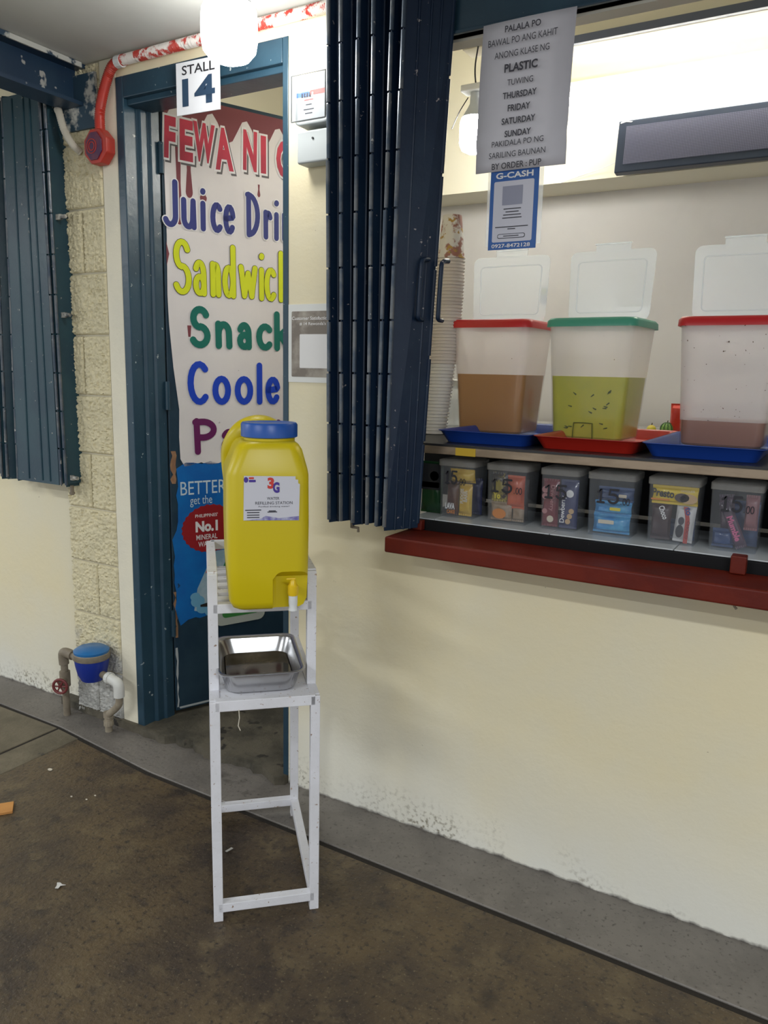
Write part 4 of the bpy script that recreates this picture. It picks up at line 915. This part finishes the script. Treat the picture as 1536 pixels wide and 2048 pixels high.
pa = thing('steel_pan', 'stainless steel drip pan on the lower shelf of the white stand', 'pan', (SX, SY, PZ + .0093), SR)
px0, px1, py0, py1 = .010, .215, .012, .295
b_ = MB(); S = [(0, .028), (.004, .020), (.010, .017), (.052, .006), (.054, -.002), (.0575, -.004), (.0585, .0), (.056, .006), (.052, .0085), (.012, .0195), (.006, .022), (.0025, .030)]
b_.rings([[(x, y, z) for x, y in rrect(px0 + i, px1 - i, py0 + i, py1 - i, .032, 6)] for z, i in S]).build('dish', steel, pa, smooth=True, angle=60)
loft([(.0035, px0 + .024, px1 - .024, py0 + .024, py1 - .024, .026), (.016, px0 + .021, px1 - .021, py0 + .021, py1 - .021, .028)], 6).build('water', M('murky_water', (.045, .034, .018), .06, col2=(.10, .08, .05), scale=14, spec=.6), pa)

# ================================================================== WATER METER AT THE COLUMN
wm = thing('water_meter', 'blue water meter with pipes at the foot of the block column', 'water meter', (-2.31, -.075, 0))
MB().lathe([(.026, .195), (.040, .200), (.052, .225), (.060, .262), (.062, .278), (.062, .285)], n=24).build('body', wmBlue, wm, smooth=True)
MB().lathe([(.064, .283), (.066, .288), (.066, .304), (.062, .308)], n=24).build('ring', galv, wm, smooth=True)
MB().lathe([(.063, .307), (.064, .315), (.05, .324), (.001, .326)], n=24).build('lid', wmLid, wm, smooth=True, angle=50)
MB().tube([(-.055, 0, .255), (-.11, .01, .262)], [.020, .014], 12).tube([(-.095, .008, .262), (-.15, .012, .266)], .013, 12).build('inlet', galv, wm, smooth=True)
def elbow(pts, r): return MB().tube(smoothpath(pts, 5), r, 12)
elbow([(-.12, .010, .264), (-.16, .012, .266), (-.176, .012, .262), (-.181, .014, .246), (-.181, .016, .215)], .0185).build('elbow', galv, wm, smooth=True)
MB().tube([(-.181, .016, .22), (-.187, .022, .001)], .0135, 12).build('riser', galv, wm, smooth=True)
MB().tube([(-.182, .017, .185), (-.183, .018, .125)], .020, 12).tube([(-.183, .017, .155), (-.160, -.016, .150)], .015, 12).build('valve', galv, wm, smooth=True)
vh = MB().tube([(-.150 + .024 * math.cos(i * PI / 8), -.030 + .012 * math.cos(i * PI / 8), .146 + .027 * math.sin(i * PI / 8)) for i in range(17)], .0055, 8)
for i in range(3):
    a = i * PI / 3; vh.tube([(-.150 + .022 * math.cos(a), -.030 + .011 * math.cos(a), .146 + .025 * math.sin(a)), (-.150 - .022 * math.cos(a), -.030 - .011 * math.cos(a), .146 - .025 * math.sin(a))], .003, 6)
vh.tube([(-.162, -.014, .150), (-.146, -.036, .146)], .006, 8).build('hand_wheel', M('wheel_maroon', (.17, .03, .03), .5), wm, smooth=True)
MB().tube([(.045, -.0, .232), (.088, -.0, .224)], .013, 12).build('outlet', galv, wm, smooth=True)
lab(elbow([(.080, .0, .226), (.12, -.002, .220), (.138, -.003, .214), (.144, -.003, .198), (.144, -.003, .165)], .0195).build('elbow', M('white_pvc', (.66, .66, .62), .45), wm, smooth=True), 'white plastic elbow')
MB().lathe([(.022, .086), (.022, .100)], (0, -.001, .2245), 'x', 14).build('coupling', MATS['white_pvc'], wm)
elbow([(.144, -.003, .170), (.142, -.003, .140), (.125, .0, .118), (.085, .006, .085), (.066, .010, .068), (.062, .012, .045), (.060, .014, .001)], .0135).build('riser', M('beige_pipe', (.36, .31, .23), .55, col2=(.26, .22, .16), scale=16), wm, smooth=True)
for z in (.072, .04): MB().lathe([(.018, z - .012), (.018, z + .008)], (.063, .012, 0), 'z', 12).build('collar', MATS['beige_pipe'], wm)

# ================================================================== LITTER
cbx = thing('cardboard_piece', 'orange brown cardboard piece on the floor at the left edge', 'cardboard', (-2.088, -.585, .0005), math.radians(52))
MB().box(-.14, .015, -.03, .03, 0, .004).build('sheet', cardB, cbx, bevel=.0008); MB().box(-.14, .015, -.030, .03, .0042, .0075).build('ply', cardB, cbx, bevel=.0008)
paperL = M('litter_white', (.62, .61, .58), .7)
def scrap(label, x, y, pts, h=.004, mat=paperL, t=.0012):
    o = MB().slab(pts, 0, t); m = o.mesh('scrap')
    for v in m.vertices: v.co.z += h * max(0, math.sin(v.co.x * 90 + 1)) if v.co.z >= 0 else 0
    m.materials.append(mat)
    s_ = obj('scrap', m, None, None, (x, y, .0008)); tag(s_, label, 'litter'); return s_
scrap('torn white paper scrap on the brown floor at lower left', -1.646, -.739, [(-.016, .006), (-.004, -.004), (.002, -.014), (.010, -.010), (.006, .0), (.014, .010), (.004, .006), (-.008, .010)], .003)
scrap('pale oval crumb on the brown floor near the kerb', -2.187, -.362, [(.009 * math.cos(i * PI / 5), .006 * math.sin(i * PI / 5)) for i in range(10)], 0, M('crumb', (.62, .58, .48), .7), .002)
scrap('curled white strip at the foot of the stand', -1.375, -.385, [(-.004, -.010), (.004, -.012), (.008, .010), (.0, .012)], .004)
for (x, y), l in zip(((-1.985, -.435), (-1.931, -.421), (-1.927, -.391)), ('tiny grain on the floor, leftmost of three by the kerb', 'tiny grain on the floor, lowest of three by the kerb', 'tiny grain on the floor, rightmost of three by the kerb')):
    scrap(l, x, y, [(.004 * math.cos(i * PI / 3), .0025 * math.sin(i * PI / 3)) for i in range(6)], 0, MATS['crumb'], .002)
